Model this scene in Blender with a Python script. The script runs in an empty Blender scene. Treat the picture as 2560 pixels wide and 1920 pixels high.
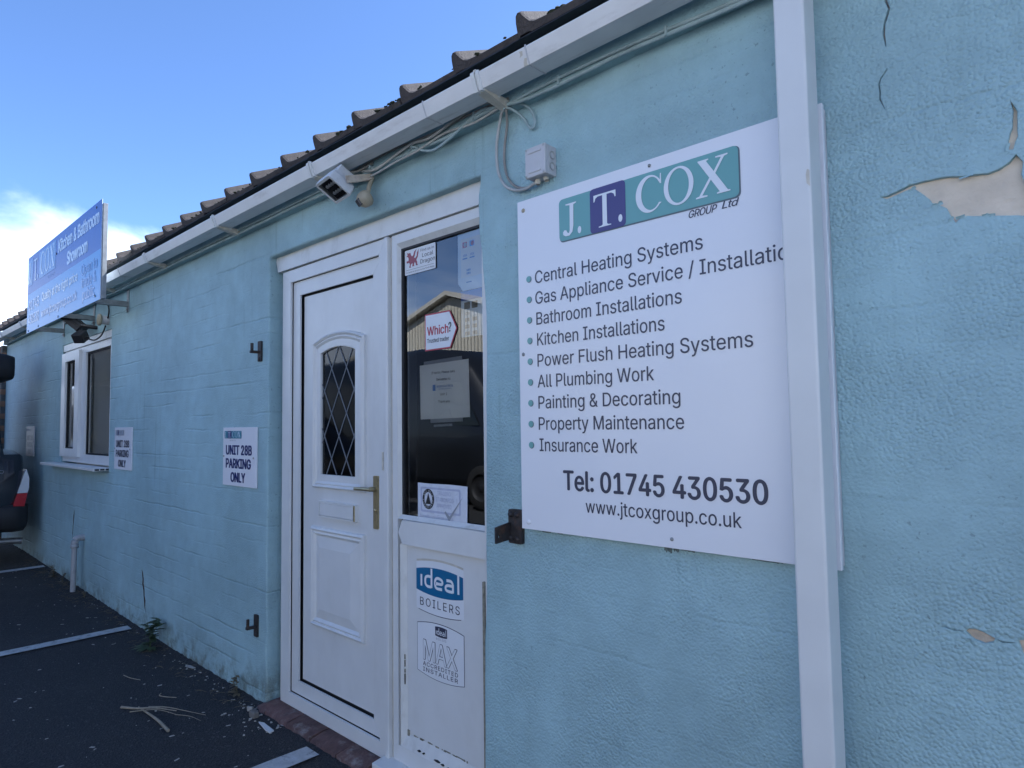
import bpy, math, random, os
import numpy as np
from mathutils import Vector, Matrix, noise as mnoise
from mathutils.geometry import tessellate_polygon, delaunay_2d_cdt
R = math.radians
random.seed(7)
sc = bpy.context.scene
COL = sc.collection

# ------------------------------------------------------------------ camera
cam = bpy.data.cameras.new('camera')
cam.sensor_width = 36.0
cam.lens = 23.436
cam.clip_start = 0.02
cam.clip_end = 2000
camo = bpy.data.objects.new('camera', cam)
COL.objects.link(camo)
camo.matrix_world = Matrix(((0.72181, 0.05152, 0.69017, 0.0),
                            (0.69195, -0.03328, -0.72118, -1.613),
                            (-0.01419, 0.99812, -0.05967, 1.364),
                            (0, 0, 0, 1)))
sc.camera = camo

# ------------------------------------------------------------------ sky, sun, exposure
SUN_EL, SUN_AZ = R(47), R(26)           # azimuth from +Y towards +X
CLOUD = 2.4
w = bpy.data.worlds.new('World')
sc.world = w
w.use_nodes = True
nt = w.node_tree
nt.nodes.clear()
out = nt.nodes.new('ShaderNodeOutputWorld')
bg = nt.nodes.new('ShaderNodeBackground')
sky = nt.nodes.new('ShaderNodeTexSky')
sky.sky_type = 'NISHITA'
sky.sun_disc = False
sky.sun_elevation = SUN_EL
sky.sun_rotation = SUN_AZ
sky.air_density = 0.58
sky.dust_density = 0.3
sky.ozone_density = 4.0
bg.inputs['Strength'].default_value = 0.15
tc = nt.nodes.new('ShaderNodeTexCoord')
sep = nt.nodes.new('ShaderNodeSeparateXYZ')
nt.links.new(tc.outputs['Generated'], sep.inputs[0])
# broken white cumulus low above the horizon, all the way round
mp = nt.nodes.new('ShaderNodeMapping')
mp.inputs['Scale'].default_value = (1.0, 1.0, 2.6)
mp.inputs['Location'].default_value = (CLOUD, 0.0, 0.0)
nt.links.new(tc.outputs['Generated'], mp.inputs[0])
n1 = nt.nodes.new('ShaderNodeTexNoise')
n1.inputs['Scale'].default_value = 2.5
n1.inputs['Detail'].default_value = 9
n1.inputs['Roughness'].default_value = 0.55
n1.inputs['Distortion'].default_value = 0.6
nt.links.new(mp.outputs[0], n1.inputs['Vector'])
el = nt.nodes.new('ShaderNodeMapRange')          # more cloud low down
el.inputs['From Min'].default_value = 0.17
el.inputs['From Max'].default_value = 0.36
el.inputs['To Min'].default_value = 0.13
el.inputs['To Max'].default_value = -0.34
nt.links.new(sep.outputs['Z'], el.inputs['Value'])
ad = nt.nodes.new('ShaderNodeMath')
nt.links.new(n1.outputs['Fac'], ad.inputs[0])
nt.links.new(el.outputs[0], ad.inputs[1])
cr = nt.nodes.new('ShaderNodeMapRange')
cr.interpolation_type = 'SMOOTHSTEP'
cr.inputs['From Min'].default_value = 0.46
cr.inputs['From Max'].default_value = 0.74
cr.inputs['To Max'].default_value = 0.95
nt.links.new(ad.outputs[0], cr.inputs['Value'])
mx = nt.nodes.new('ShaderNodeMix')
mx.data_type = 'RGBA'
nt.links.new(cr.outputs[0], mx.inputs['Factor'])
nt.links.new(sky.outputs[0], mx.inputs[6])
mx.inputs[7].default_value = (6.4, 6.8, 7.4, 1)
nt.links.new(mx.outputs[2], bg.inputs['Color'])
nt.links.new(bg.outputs[0], out.inputs['Surface'])

sl = bpy.data.lights.new('sun', 'SUN')
sl.energy = 5.0
sl.angle = R(0.53)
sl.color = (1.0, 0.95, 0.88)
so = bpy.data.objects.new('sun', sl)
COL.objects.link(so)
sd = Vector((math.sin(SUN_AZ) * math.cos(SUN_EL), math.cos(SUN_AZ) * math.cos(SUN_EL), math.sin(SUN_EL)))
so.rotation_euler = sd.to_track_quat('Z', 'Y').to_euler()
so.location = (0, 6, 12)

sc.view_settings.view_transform = 'Standard'
sc.view_settings.look = 'None'
sc.view_settings.gamma = 1
sc.view_settings.exposure = 1.22
sc.view_settings.use_white_balance = True
sc.view_settings.white_balance_temperature = 5750
sc.render.film_transparent = False
sc.cycles.max_bounces = 8
sc.cycles.transparent_max_bounces = 12
sc.cycles.use_denoising = True

# ------------------------------------------------------------------ helpers
def link(o, parent=None):
    COL.objects.link(o)
    if parent is not None:
        o.parent = parent
        o.matrix_parent_inverse = Matrix.Translation(-parent.location) if parent.type == 'EMPTY' else Matrix.Identity(4)
    return o

def tag(o, label=None, cat=None, group=None, kind=None):
    if label: o['label'] = label
    if cat: o['category'] = cat
    if group: o['group'] = group
    if kind: o['kind'] = kind
    return o

def thing(name, loc, label, cat, group=None):
    o = bpy.data.objects.new(name, None)
    o.empty_display_size = 0.05
    o.location = loc
    COL.objects.link(o)
    return tag(o, label, cat, group)

class MB:
    def __init__(s):
        s.v = []; s.f = []; s.sm = []
    def add(s, vs, fs, smooth=False):
        b = len(s.v)
        s.v += [tuple(p) for p in vs]
        s.f += [tuple(i + b for i in q) for q in fs]
        s.sm += [smooth] * len(fs)
        return s
    def box(s, x0, x1, y0, y1, z0, z1, M=None):
        vs = [(x, y, z) for x in (x0, x1) for y in (y0, y1) for z in (z0, z1)]
        if M is not None: vs = [tuple(M @ Vector(p)) for p in vs]
        return s.add(vs, [(0, 1, 3, 2), (4, 6, 7, 5), (0, 4, 5, 1), (2, 3, 7, 6), (0, 2, 6, 4), (1, 5, 7, 3)])
    def sheet(s, polys, y, M=None):                       # filled outline with holes in the x-z plane, facing -y
        tris = tessellate_polygon([[Vector((a, b, 0)) for a, b in p] for p in polys])
        flat = [q for p in polys for q in p]
        vs = [(a, y, b) for a, b in flat]
        out = []
        for t in tris:
            a, b, c = (flat[i] for i in t)
            ar = (b[0] - a[0]) * (c[1] - a[1]) - (b[1] - a[1]) * (c[0] - a[0])
            out.append(t if ar > 0 else (t[0], t[2], t[1]))
        if M is not None: vs = [tuple(M @ Vector(p)) for p in vs]
        return s.add(vs, out)
    def plate(s, polys, y0, y1, M=None):                  # extruded outline with holes, front y0, back y1
        s.sheet(polys, y0, M)
        n = len(s.f)
        s.sheet(polys, y1, M)
        for i in range(n, len(s.f)): s.f[i] = tuple(reversed(s.f[i]))
        for p in polys:
            m = len(p)
            vs = [(a, y0, b) for a, b in p] + [(a, y1, b) for a, b in p]
            if M is not None: vs = [tuple(M @ Vector(q)) for q in vs]
            ar = sum(p[i][0] * p[(i + 1) % m][1] - p[(i + 1) % m][0] * p[i][1] for i in range(m))
            fs = [(i, m + i, m + (i + 1) % m, (i + 1) % m) for i in range(m)]
            if ar < 0: fs = [tuple(reversed(q)) for q in fs]
            s.add(vs, fs)
        return s
    def tube(s, pts, r, n=8, cap=True):
        pts = [Vector(p) for p in pts]
        rings = []
        up = Vector((0, 0, 1))
        for i, p in enumerate(pts):
            d = (pts[min(i + 1, len(pts) - 1)] - pts[max(i - 1, 0)]).normalized()
            ref = up if abs(d.dot(up)) < 0.9 else Vector((0, 1, 0))
            a = d.cross(ref).normalized(); b = a.cross(d)
            rr = r[i] if isinstance(r, (list, tuple)) else r
            rings.append([p + a * (math.cos(2 * math.pi * k / n) * rr) + b * (math.sin(2 * math.pi * k / n) * rr) for k in range(n)])
        vs = [q for g in rings for q in g]
        fs = [(i * n + k, i * n + (k + 1) % n, (i + 1) * n + (k + 1) % n, (i + 1) * n + k) for i in range(len(pts) - 1) for k in range(n)]
        s.add(vs, fs, True)
        if cap:
            s.add(rings[0], [tuple(reversed(range(n)))]); s.add(rings[-1], [tuple(range(n))])
        return s
    def lathe(s, prof, o, axis, n=20, smooth=True):       # prof: (radius, distance along axis)
        o = Vector(o); d = Vector(axis).normalized()
        ref = Vector((0, 0, 1)) if abs(d.z) < 0.9 else Vector((1, 0, 0))
        a = d.cross(ref).normalized(); b = d.cross(a)
        vs = [o + d * h + (a * math.cos(2 * math.pi * k / n) + b * math.sin(2 * math.pi * k / n)) * max(r, 1e-5) for r, h in prof for k in range(n)]
        fs = [(i * n + k, (i + 1) * n + k, (i + 1) * n + (k + 1) % n, i * n + (k + 1) % n) for i in range(len(prof) - 1) for k in range(n)]
        return s.add(vs, fs, smooth)
    def frame(s, o, i, y0, y1, gap=0.0006):               # four mitred members between two rectangles (x0,x1,z0,z1)
        ox0, ox1, oz0, oz1 = o; ix0, ix1, iz0, iz1 = i
        g = gap
        s.plate([[(ox0, oz0 + g), (ix0, iz0 + g), (ix0, iz1 - g), (ox0, oz1 - g)]], y0, y1)
        s.plate([[(ox1, oz0 + g), (ox1, oz1 - g), (ix1, iz1 - g), (ix1, iz0 + g)]], y0, y1)
        s.plate([[(ox0 + g, oz1), (ix0 + g, iz1), (ix1 - g, iz1), (ox1 - g, oz1)]], y0, y1)
        s.plate([[(ox0 + g, oz0), (ox1 - g, oz0), (ix1 - g, iz0), (ix0 + g, iz0)]], y0, y1)
        return s
    def mesh(s, name, mat):
        m = bpy.data.meshes.new(name)
        m.from_pydata(s.v, [], s.f)
        m.polygons.foreach_set('use_smooth', s.sm)
        m.validate(); m.update()
        if mat: m.materials.append(mat)
        return m
    def build(s, name, mat, parent=None, bevel=0, seg=2):
        o = bpy.data.objects.new(name, s.mesh(name, mat))
        link(o, parent)
        if bevel:
            b = o.modifiers.new('bevel', 'BEVEL')
            b.width = bevel; b.segments = seg; b.limit_method = 'ANGLE'; b.angle_limit = R(35)
            b.harden_normals = False
        return o

def smooth_pts(pts, k=5):                                 # Catmull-Rom through points
    P = [Vector(p) for p in pts]
    out = []
    for i in range(len(P) - 1):
        p0, p1, p2, p3 = P[max(i - 1, 0)], P[i], P[i + 1], P[min(i + 2, len(P) - 1)]
        for j in range(k):
            t = j / k
            out.append(0.5 * ((2 * p1) + (p2 - p0) * t + (2 * p0 - 5 * p1 + 4 * p2 - p3) * t * t + (3 * p1 - p0 - 3 * p2 + p3) * t ** 3))
    out.append(P[-1])
    return out

def rrect(x0, x1, z0, z1, r, n=5):
    pts = []
    for cx, cz, a0 in ((x1 - r, z0 + r, -90), (x1 - r, z1 - r, 0), (x0 + r, z1 - r, 90), (x0 + r, z0 + r, 180)):
        for k in range(n + 1):
            a = R(a0 + 90 * k / n)
            pts.append((cx + r * math.cos(a), cz + r * math.sin(a)))
    return pts

def ell(cx, cz, rx, rz, n=28):
    return [(cx + rx * math.cos(2 * math.pi * k / n), cz + rz * math.sin(2 * math.pi * k / n)) for k in range(n)]

# ------------------------------------------------------------------ lettering (the font that ships inside Blender)
FONT = None
try:
    fp = os.path.join(bpy.utils.system_resource('DATAFILES'), 'fonts', 'Inter.woff2')
    FONT = bpy.data.fonts.load(fp)
except Exception:
    FONT = None

def glyphs(body, bold=0.0, shear=0.0, spacing=1.0):
    cu = bpy.data.curves.new('lettering', 'FONT')
    cu.body = body
    if FONT: cu.font = FONT
    cu.size = 1
    cu.offset = 0.0
    cu.shear = shear
    cu.space_character = spacing
    cu.resolution_u = 3
    ob = bpy.data.objects.new('lettering', cu)
    COL.objects.link(ob)
    dg_ = bpy.context.evaluated_depsgraph_get()
    oc = ob.evaluated_get(dg_)
    cc = oc.to_curve(dg_)
    loops = []
    for sp in cc.splines:
        if sp.type == 'BEZIER':
            P = sp.bezier_points; m = len(P); pts = []
            for i in range(m):
                p, q = P[i], P[(i + 1) % m]
                c0, c1, c2, c3 = p.co, p.handle_right, q.handle_left, q.co
                straight = abs((c1 - c0).cross(c3 - c0).length) < 1e-5 and abs((c2 - c0).cross(c3 - c0).length) < 1e-5
                k = 1 if straight else 4
                for j in range(k):
                    t = j / k; u = 1 - t
                    v = c0 * u ** 3 + c1 * (3 * u * u * t) + c2 * (3 * u * t * t) + c3 * t ** 3
                    pts.append((v.x, v.y))
        else:
            pts = [(p.co.x, p.co.y) for p in sp.points]
        cl_ = []
        for p in pts:
            if not cl_ or abs(p[0] - cl_[-1][0]) + abs(p[1] - cl_[-1][1]) > 1e-5: cl_.append(p)
        if len(cl_) > 2: loops.append(cl_)
    oc.to_curve_clear()
    bpy.data.objects.remove(ob); bpy.data.curves.remove(cu)
    if not loops: return [], []
    # triangulate all outlines together and keep what lies inside (non-zero winding), so overlapping strokes stay solid
    V, E = [], []
    for l in loops:
        b0 = len(V); V += [Vector(p) for p in l]
        E += [(b0 + i, b0 + (i + 1) % len(l)) for i in range(len(l))]
    v2, e2, f2, *_ = delaunay_2d_cdt(V, E, [], 0, 1e-6)
    v2 = [(p.x, p.y) for p in v2]
    A = np.array([p for l in loops for p in l]); B = np.array([p for l in loops for p in (l[1:] + l[:1])])
    C = np.array([[sum(v2[i][k] for i in f) / len(f) for k in (0, 1)] for f in f2])
    y0 = A[None, :, 1] <= C[:, 1:2]; y1 = B[None, :, 1] <= C[:, 1:2]
    side = (B[None, :, 0] - A[None, :, 0]) * (C[:, 1:2] - A[None, :, 1]) - (C[:, 0:1] - A[None, :, 0]) * (B[None, :, 1] - A[None, :, 1])
    wn = ((y0 & ~y1 & (side > 0)).sum(1) - (~y0 & y1 & (side < 0)).sum(1))
    fs = []
    for f, n_ in zip(f2, wn):
        if n_ == 0: continue
        a_, b_, c_ = v2[f[0]], v2[f[1]], v2[f[2]]
        ar = (b_[0] - a_[0]) * (c_[1] - a_[1]) - (b_[1] - a_[1]) * (c_[0] - a_[0])
        fs.append(tuple(f) if ar > 0 else tuple(reversed(f)))
    used = sorted({i for f in fs for i in f}); mp_ = {k: i for i, k in enumerate(used)}
    return [v2[i] for i in used], [tuple(mp_[i] for i in f) for f in fs]

_h = glyphs('H')[0]
CAP = max(v[1] for v in _h) - min(v[1] for v in _h) if _h else 0.73

def text(mb, body, x0, x1, zb, cap, y, bold=0.0, shear=0.0, spacing=1.0, warp=None):
    vs, fs = glyphs(body, 0.0, shear, spacing)
    if not vs: return mb
    a, b = min(v[0] for v in vs), max(v[0] for v in vs)
    sx, sz = (x1 - x0) / (b - a), cap / CAP
    P = [(x0 + (v[0] - a) * sx, zb + v[1] * sz) for v in vs]
    if warp: P = [warp(p) for p in P]
    mb.add([(p[0], y, p[1]) for p in P], fs)
    if bold > 0.003:                                      # heavier weight: the same outlines struck again a hair to each side
        d = bold * sz
        for i, (a1, b1) in enumerate(((1, 0), (-1, 0), (0, .6), (0, -.6)) + (((.5, .3), (-.5, .3), (.5, -.3), (-.5, -.3), (1, .5), (-1, .5), (1, -.5), (-1, -.5)) if bold > .02 else ())):
            mb.add([(p[0] + a1 * d, y - 0.00005 * (i + 1), p[1] + b1 * d) for p in P], fs)
    return mb

# ------------------------------------------------------------------ materials
def nmat(name):
    m = bpy.data.materials.new(name)
    m.use_nodes = True
    t = m.node_tree
    b = t.nodes['Principled BSDF']
    return m, t, b

def pmat(name, col, rough=0.5, metal=0.0, var=0.08, vscale=6.0, bump=0.0, bscale=60.0, dirt=0.0, dscale=(3, 3, 3), dcol=(0.12, 0.11, 0.09), spec=0.5, coat=0.0, rnd=0.0, detail=4):
    m, t, b = nmat(name)
    N, L = t.nodes.new, t.links.new
    c = N('ShaderNodeTexCoord')
    n = N('ShaderNodeTexNoise')
    n.inputs['Scale'].default_value = vscale; n.inputs['Detail'].default_value = detail
    L(c.outputs['Object'], n.inputs['Vector'])
    r = N('ShaderNodeMapRange')
    r.inputs['From Min'].default_value = 0.3; r.inputs['From Max'].default_value = 0.7
    r.inputs['To Min'].default_value = 1 - var; r.inputs['To Max'].default_value = 1 + var
    L(n.outputs['Fac'], r.inputs['Value'])
    fac = r.outputs[0]
    if rnd:
        oi = N('ShaderNodeObjectInfo')
        r2 = N('ShaderNodeMapRange')
        r2.inputs['To Min'].default_value = 1 - rnd; r2.inputs['To Max'].default_value = 1 + rnd
        L(oi.outputs['Random'], r2.inputs['Value'])
        mu = N('ShaderNodeMath'); mu.operation = 'MULTIPLY'
        L(fac, mu.inputs[0]); L(r2.outputs[0], mu.inputs[1]); fac = mu.outputs[0]
    v = N('ShaderNodeVectorMath'); v.operation = 'SCALE'
    v.inputs[0].default_value = col[:3]
    L(fac, v.inputs['Scale'])
    colo = v.outputs[0]
    if dirt:
        mp = N('ShaderNodeMapping'); mp.inputs['Scale'].default_value = dscale
        L(c.outputs['Object'], mp.inputs[0])
        dn = N('ShaderNodeTexNoise'); dn.inputs['Scale'].default_value = 1.0; dn.inputs['Detail'].default_value = 8; dn.inputs['Roughness'].default_value = 0.65
        L(mp.outputs[0], dn.inputs['Vector'])
        dr = N('ShaderNodeMapRange'); dr.interpolation_type = 'SMOOTHSTEP'
        dr.inputs['From Min'].default_value = 0.5; dr.inputs['From Max'].default_value = 0.78; dr.inputs['To Max'].default_value = dirt
        L(dn.outputs['Fac'], dr.inputs['Value'])
        mi = N('ShaderNodeMix'); mi.data_type = 'RGBA'
        L(dr.outputs[0], mi.inputs['Factor']); L(colo, mi.inputs[6]); mi.inputs[7].default_value = (*dcol, 1)
        colo = mi.outputs[2]
    L(colo, b.inputs['Base Color'])
    b.inputs['Roughness'].default_value = rough
    b.inputs['Metallic'].default_value = metal
    b.inputs['Specular IOR Level'].default_value = spec
    if coat: b.inputs['Coat Weight'].default_value = coat
    if bump:
        bn = N('ShaderNodeTexNoise'); bn.inputs['Scale'].default_value = bscale; bn.inputs['Detail'].default_value = 4
        L(c.outputs['Object'], bn.inputs['Vector'])
        bu = N('ShaderNodeBump'); bu.inputs['Strength'].default_value = 1.0; bu.inputs['Distance'].default_value = bump
        L(bn.outputs['Fac'], bu.inputs['Height']); L(bu.outputs[0], b.inputs['Normal'])
    return m

def glassmat(name, tint=(0.9, 0.95, 0.95), ior=1.75, rough=0.0):
    m = bpy.data.materials.new(name); m.use_nodes = True
    t = m.node_tree; t.nodes.clear()
    N, L = t.nodes.new, t.links.new
    o = N('ShaderNodeOutputMaterial'); f = N('ShaderNodeFresnel'); f.inputs['IOR'].default_value = ior
    tr = N('ShaderNodeBsdfTransparent'); tr.inputs[0].default_value = (*tint, 1)
    g = N('ShaderNodeBsdfGlossy'); g.inputs['Roughness'].default_value = rough
    mi = N('ShaderNodeMixShader')
    L(f.outputs[0], mi.inputs[0]); L(tr.outputs[0], mi.inputs[1]); L(g.outputs[0], mi.inputs[2]); L(mi.outputs[0], o.inputs[0])
    return m

WALL_COL = (0.345, 0.505, 0.54)
def wallmat():
    m, t, b = nmat('painted_render')
    N, L = t.nodes.new, t.links.new
    def math_(op, a, c=None, d=None):
        n = N('ShaderNodeMath'); n.operation = op
        for i, q in enumerate((a, c, d)):
            if q is None: continue
            if isinstance(q, (int, float)): n.inputs[i].default_value = q
            else: L(q, n.inputs[i])
        return n.outputs[0]
    def noise_(scale, detail=3, rough=0.5, vec=None, dist=0.0):
        n = N('ShaderNodeTexNoise'); n.inputs['Scale'].default_value = scale; n.inputs['Detail'].default_value = detail
        n.inputs['Roughness'].default_value = rough; n.inputs['Distortion'].default_value = dist
        L(vec or c.outputs['Object'], n.inputs['Vector'])
        return n.outputs['Fac']
    def rng(v, a, bb, lo, hi, smooth=True):
        n = N('ShaderNodeMapRange')
        if smooth: n.interpolation_type = 'SMOOTHSTEP'
        for k, q in (('From Min', a), ('From Max', bb), ('To Min', lo), ('To Max', hi)): n.inputs[k].default_value = q
        L(v, n.inputs['Value'])
        return n.outputs[0]
    c = N('ShaderNodeTexCoord')
    s = N('ShaderNodeSeparateXYZ'); L(c.outputs['Object'], s.inputs[0])
    X, Z = s.outputs['X'], s.outputs['Z']
    # dashed coat: rounded grains
    vo = N('ShaderNodeTexVoronoi'); vo.feature = 'F1'; vo.inputs['Scale'].default_value = 120
    wob = N('ShaderNodeTexNoise'); wob.inputs['Scale'].default_value = 40
    L(c.outputs['Object'], wob.inputs['Vector'])
    va = N('ShaderNodeVectorMath'); va.operation = 'MULTIPLY_ADD'
    va.inputs[1].default_value = (0.007, 0.007, 0.007)
    L(wob.outputs['Color'], va.inputs[0]); L(c.outputs['Object'], va.inputs[2])
    L(va.outputs[0], vo.inputs['Vector'])
    grain = rng(vo.outputs['Distance'], 0.15, 0.75, 1.0, 0.0)
    fine = noise_(260, 4, 0.6)
    mid = noise_(26, 4, 0.6)
    low = noise_(3.2, 3)
    gm = rng(noise_(2.3, 3), 0.35, 0.62, 0.35, 1.0)
    rgt = rng(X, -3.6, -2.9, 0.30, 1.0)                    # smoother over the brickwork, dashed on the newer end
    gh = math_('MULTIPLY', math_('MULTIPLY', grain, gm), math_('MULTIPLY', rgt, 0.0021))
    # brick courses telegraphing through the paint
    zz = math_('ADD', Z, math_('MULTIPLY', noise_(5, 3, 0.6), 0.030))
    fr = math_('FRACT', math_('DIVIDE', zz, 0.083))
    ln = rng(math_('ABSOLUTE', math_('SUBTRACT', fr, 0.5)), 0.0, 0.11, 1.0, 0.0)
    mpx = N('ShaderNodeMapping'); mpx.inputs['Scale'].default_value = (1.4, 1, 9)
    L(c.outputs['Object'], mpx.inputs[0])
    brk = rng(noise_(1.0, 4, 0.6, mpx.outputs[0]), 0.44, 0.66, 0.0, 1.0)
    reg = rng(X, -3.5, -2.7, 1.0, 0.5)
    lnh = math_('MULTIPLY', math_('MULTIPLY', ln, brk), reg)
    h = math_('ADD', gh, math_('MULTIPLY', fine, 0.0013))
    h = math_('ADD', h, math_('MULTIPLY', mid, 0.0011))
    h = math_('ADD', h, math_('MULTIPLY', low, 0.008))
    h = math_('SUBTRACT', h, math_('MULTIPLY', lnh, 0.0032))
    bu = N('ShaderNodeBump'); bu.inputs['Strength'].default_value = 1.0; bu.inputs['Distance'].default_value = 1.0
    L(h, bu.inputs['Height']); L(bu.outputs[0], b.inputs['Normal'])
    # colour: patchy overpainting, grime caught in pits, runs and a green foot
    k = math_('MULTIPLY', rng(noise_(1.3, 4, 0.6), 0.3, 0.7, 0.86, 1.09), rng(noise_(9, 5, 0.65), 0.3, 0.7, 0.93, 1.05))
    v = N('ShaderNodeVectorMath'); v.operation = 'SCALE'; v.inputs[0].default_value = WALL_COL
    L(k, v.inputs['Scale'])
    def mixc(f, a, col):
        n = N('ShaderNodeMix'); n.data_type = 'RGBA'
        L(f, n.inputs['Factor']); L(a, n.inputs[6]); n.inputs[7].default_value = (*col, 1)
        return n.outputs[2]
    col = mixc(math_('MULTIPLY', rng(noise_(0.7, 4, 0.6), 0.48, 0.66, 0, 0.35), rng(Z, 1.2, 2.4, 0.3, 1.0)), v.outputs[0], (0.30, 0.46, 0.46))
    pit = math_('MULTIPLY', rng(noise_(75, 2, 0.5), 0.63, 0.72, 0.0, 1.0), rng(noise_(1.9, 4, 0.6), 0.42, 0.62, 0.05, 0.5))
    col = mixc(pit, col, (0.12, 0.17, 0.18))
    mpv = N('ShaderNodeMapping'); mpv.inputs['Scale'].default_value = (22, 1, 1.1)
    L(c.outputs['Object'], mpv.inputs[0])
    run = math_('MULTIPLY', rng(noise_(1.0, 5, 0.6, mpv.outputs[0]), 0.57, 0.74, 0.0, 0.34), rng(noise_(1.1, 3), 0.45, 0.6, 0, 1))
    col = mixc(run, col, (0.12, 0.17, 0.16))
    foot = math_('MULTIPLY', rng(Z, -0.04, 0.22, 1.0, 0.0), rng(noise_(8, 6, 0.7), 0.42, 0.62, 0.0, 0.8))
    col = mixc(foot, col, (0.10, 0.105, 0.07))
    crk = math_('MULTIPLY', lnh, 0.10)
    col = mixc(crk, col, (0.10, 0.14, 0.15))
    L(col, b.inputs['Base Color'])
    b.inputs['Roughness'].default_value = 0.62
    b.inputs['Specular IOR Level'].default_value = 0.35
    return m

def asphaltmat():
    m, t, b = nmat('asphalt')
    N, L = t.nodes.new, t.links.new
    c = N('ShaderNodeTexCoord')
    def nz(s, d=3, r=0.5):
        n = N('ShaderNodeTexNoise'); n.inputs['Scale'].default_value = s; n.inputs['Detail'].default_value = d; n.inputs['Roughness'].default_value = r
        L(c.outputs['Object'], n.inputs['Vector']); return n.outputs['Fac']
    vo = N('ShaderNodeTexVoronoi'); vo.inputs['Scale'].default_value = 130
    L(c.outputs['Object'], vo.inputs['Vector'])
    cr = N('ShaderNodeValToRGB')
    cr.color_ramp.elements[0].color = (0.010, 0.011, 0.013, 1); cr.color_ramp.elements[0].position = 0.3
    cr.color_ramp.elements[1].color = (0.040, 0.040, 0.042, 1); cr.color_ramp.elements[1].position = 0.75
    L(nz(90, 5, 0.7), cr.inputs[0])
    st = N('ShaderNodeMapRange'); st.inputs['From Min'].default_value = 0.90; st.inputs['From Max'].default_value = 0.99; st.inputs['To Max'].default_value = 0.45
    sc_ = N('ShaderNodeSeparateColor'); L(vo.outputs['Color'], sc_.inputs[0]); L(sc_.outputs[0], st.inputs['Value'])
    mi = N('ShaderNodeMix'); mi.data_type = 'RGBA'; L(st.outputs[0], mi.inputs['Factor']); L(cr.outputs[0], mi.inputs[6]); mi.inputs[7].default_value = (0.11, 0.11, 0.11, 1)
    du = N('ShaderNodeMapRange'); du.interpolation_type = 'SMOOTHSTEP'
    du.inputs['From Min'].default_value = 0.5; du.inputs['From Max'].default_value = 0.75; du.inputs['To Max'].default_value = 0.45
    L(nz(1.6, 7, 0.65), du.inputs['Value'])
    m2 = N('ShaderNodeMix'); m2.data_type = 'RGBA'; L(du.outputs[0], m2.inputs['Factor']); L(mi.outputs[2], m2.inputs[6]); m2.inputs[7].default_value = (0.055, 0.053, 0.050, 1)
    L(m2.outputs[2], b.inputs['Base Color'])
    b.inputs['Roughness'].default_value = 0.85
    ma = N('ShaderNodeMath'); ma.operation = 'ADD'
    L(vo.outputs['Distance'], ma.inputs[0]); L(nz(60, 3), ma.inputs[1])
    bu = N('ShaderNodeBump'); bu.inputs['Distance'].default_value = 0.006; L(ma.outputs[0], bu.inputs['Height']); L(bu.outputs[0], b.inputs['Normal'])
    return m

M_wall = wallmat()
M_asph = asphaltmat()
M_upvc = pmat('white_upvc', (0.67, 0.68, 0.67), 0.32, var=0.03, vscale=9, dirt=0.14, dscale=(5, 5, 2.5), dcol=(0.36, 0.34, 0.28), spec=0.5)
M_upvc_dirty = pmat('grubby_upvc', (0.66, 0.67, 0.65), 0.38, var=0.05, vscale=14, dirt=0.42, dscale=(14, 14, 9), dcol=(0.33, 0.31, 0.25))
M_gutter = pmat('gutter_upvc', (0.70, 0.70, 0.69), 0.36, var=0.06, vscale=7, dirt=0.5, dscale=(5, 40, 16), dcol=(0.34, 0.31, 0.28))
M_bead = pmat('yellowed_bead', (0.56, 0.53, 0.45), 0.5, var=0.12, vscale=30, dirt=0.5, dscale=(20, 20, 20), dcol=(0.2, 0.19, 0.15))
M_gasket = pmat('black_gasket', (0.012, 0.012, 0.013), 0.6)
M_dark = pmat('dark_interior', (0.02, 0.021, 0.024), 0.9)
M_room = pmat('room_wall', (0.35, 0.35, 0.34), 0.9)
M_glass = glassmat('window_glass', (0.95, 0.97, 0.97), 2.25)
M_glass2 = glassmat('old_leaded_glass', (0.30, 0.36, 0.40), 1.42, 0.04)
M_glass3 = glassmat('lamp_cover_glass', (0.92, 0.94, 0.94), 1.25)
M_lead = pmat('lead_came', (0.15, 0.165, 0.185), 0.6)
M_gold = pmat('brushed_gold', (0.50, 0.42, 0.25), 0.35, metal=0.9, dirt=0.3, dscale=(40, 40, 40))
M_steel = pmat('galvanised_steel', (0.30, 0.31, 0.31), 0.5, metal=0.7, var=0.15, vscale=20, dirt=0.3, dscale=(12, 12, 12))
M_iron = pmat('rusty_black_iron', (0.035, 0.032, 0.032), 0.6, metal=0.3, var=0.3, vscale=40, bump=0.002, bscale=120, dirt=0.75, dscale=(24, 24, 24), dcol=(0.13, 0.06, 0.03))
M_rust = pmat('rusty_arm', (0.50, 0.44, 0.36), 0.65, var=0.15, vscale=60, dirt=0.9, dscale=(45, 45, 45), dcol=(0.22, 0.10, 0.04))
M_tile = pmat('concrete_tile', (0.058, 0.048, 0.044), 0.85, var=0.22, vscale=35, bump=0.004, bscale=160, dirt=0.5, dscale=(9, 9, 9), dcol=(0.05, 0.05, 0.045), rnd=0.15)
M_tileface = M_tile
M_felt = pmat('black_eaves_felt', (0.016, 0.016, 0.018), 0.8, var=0.2, vscale=40)
M_moss = pmat('moss', (0.03, 0.035, 0.018), 0.95, var=0.3, vscale=90)
M_brick = pmat('old_red_brick', (0.115, 0.066, 0.058), 0.85, var=0.25, vscale=25, bump=0.006, bscale=70, dirt=0.75, dscale=(16, 16, 16), dcol=(0.30, 0.28, 0.26), rnd=0.2)
M_mortar = pmat('dirty_mortar', (0.16, 0.15, 0.135), 0.9, var=0.2, vscale=40, bump=0.006, bscale=90)
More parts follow.
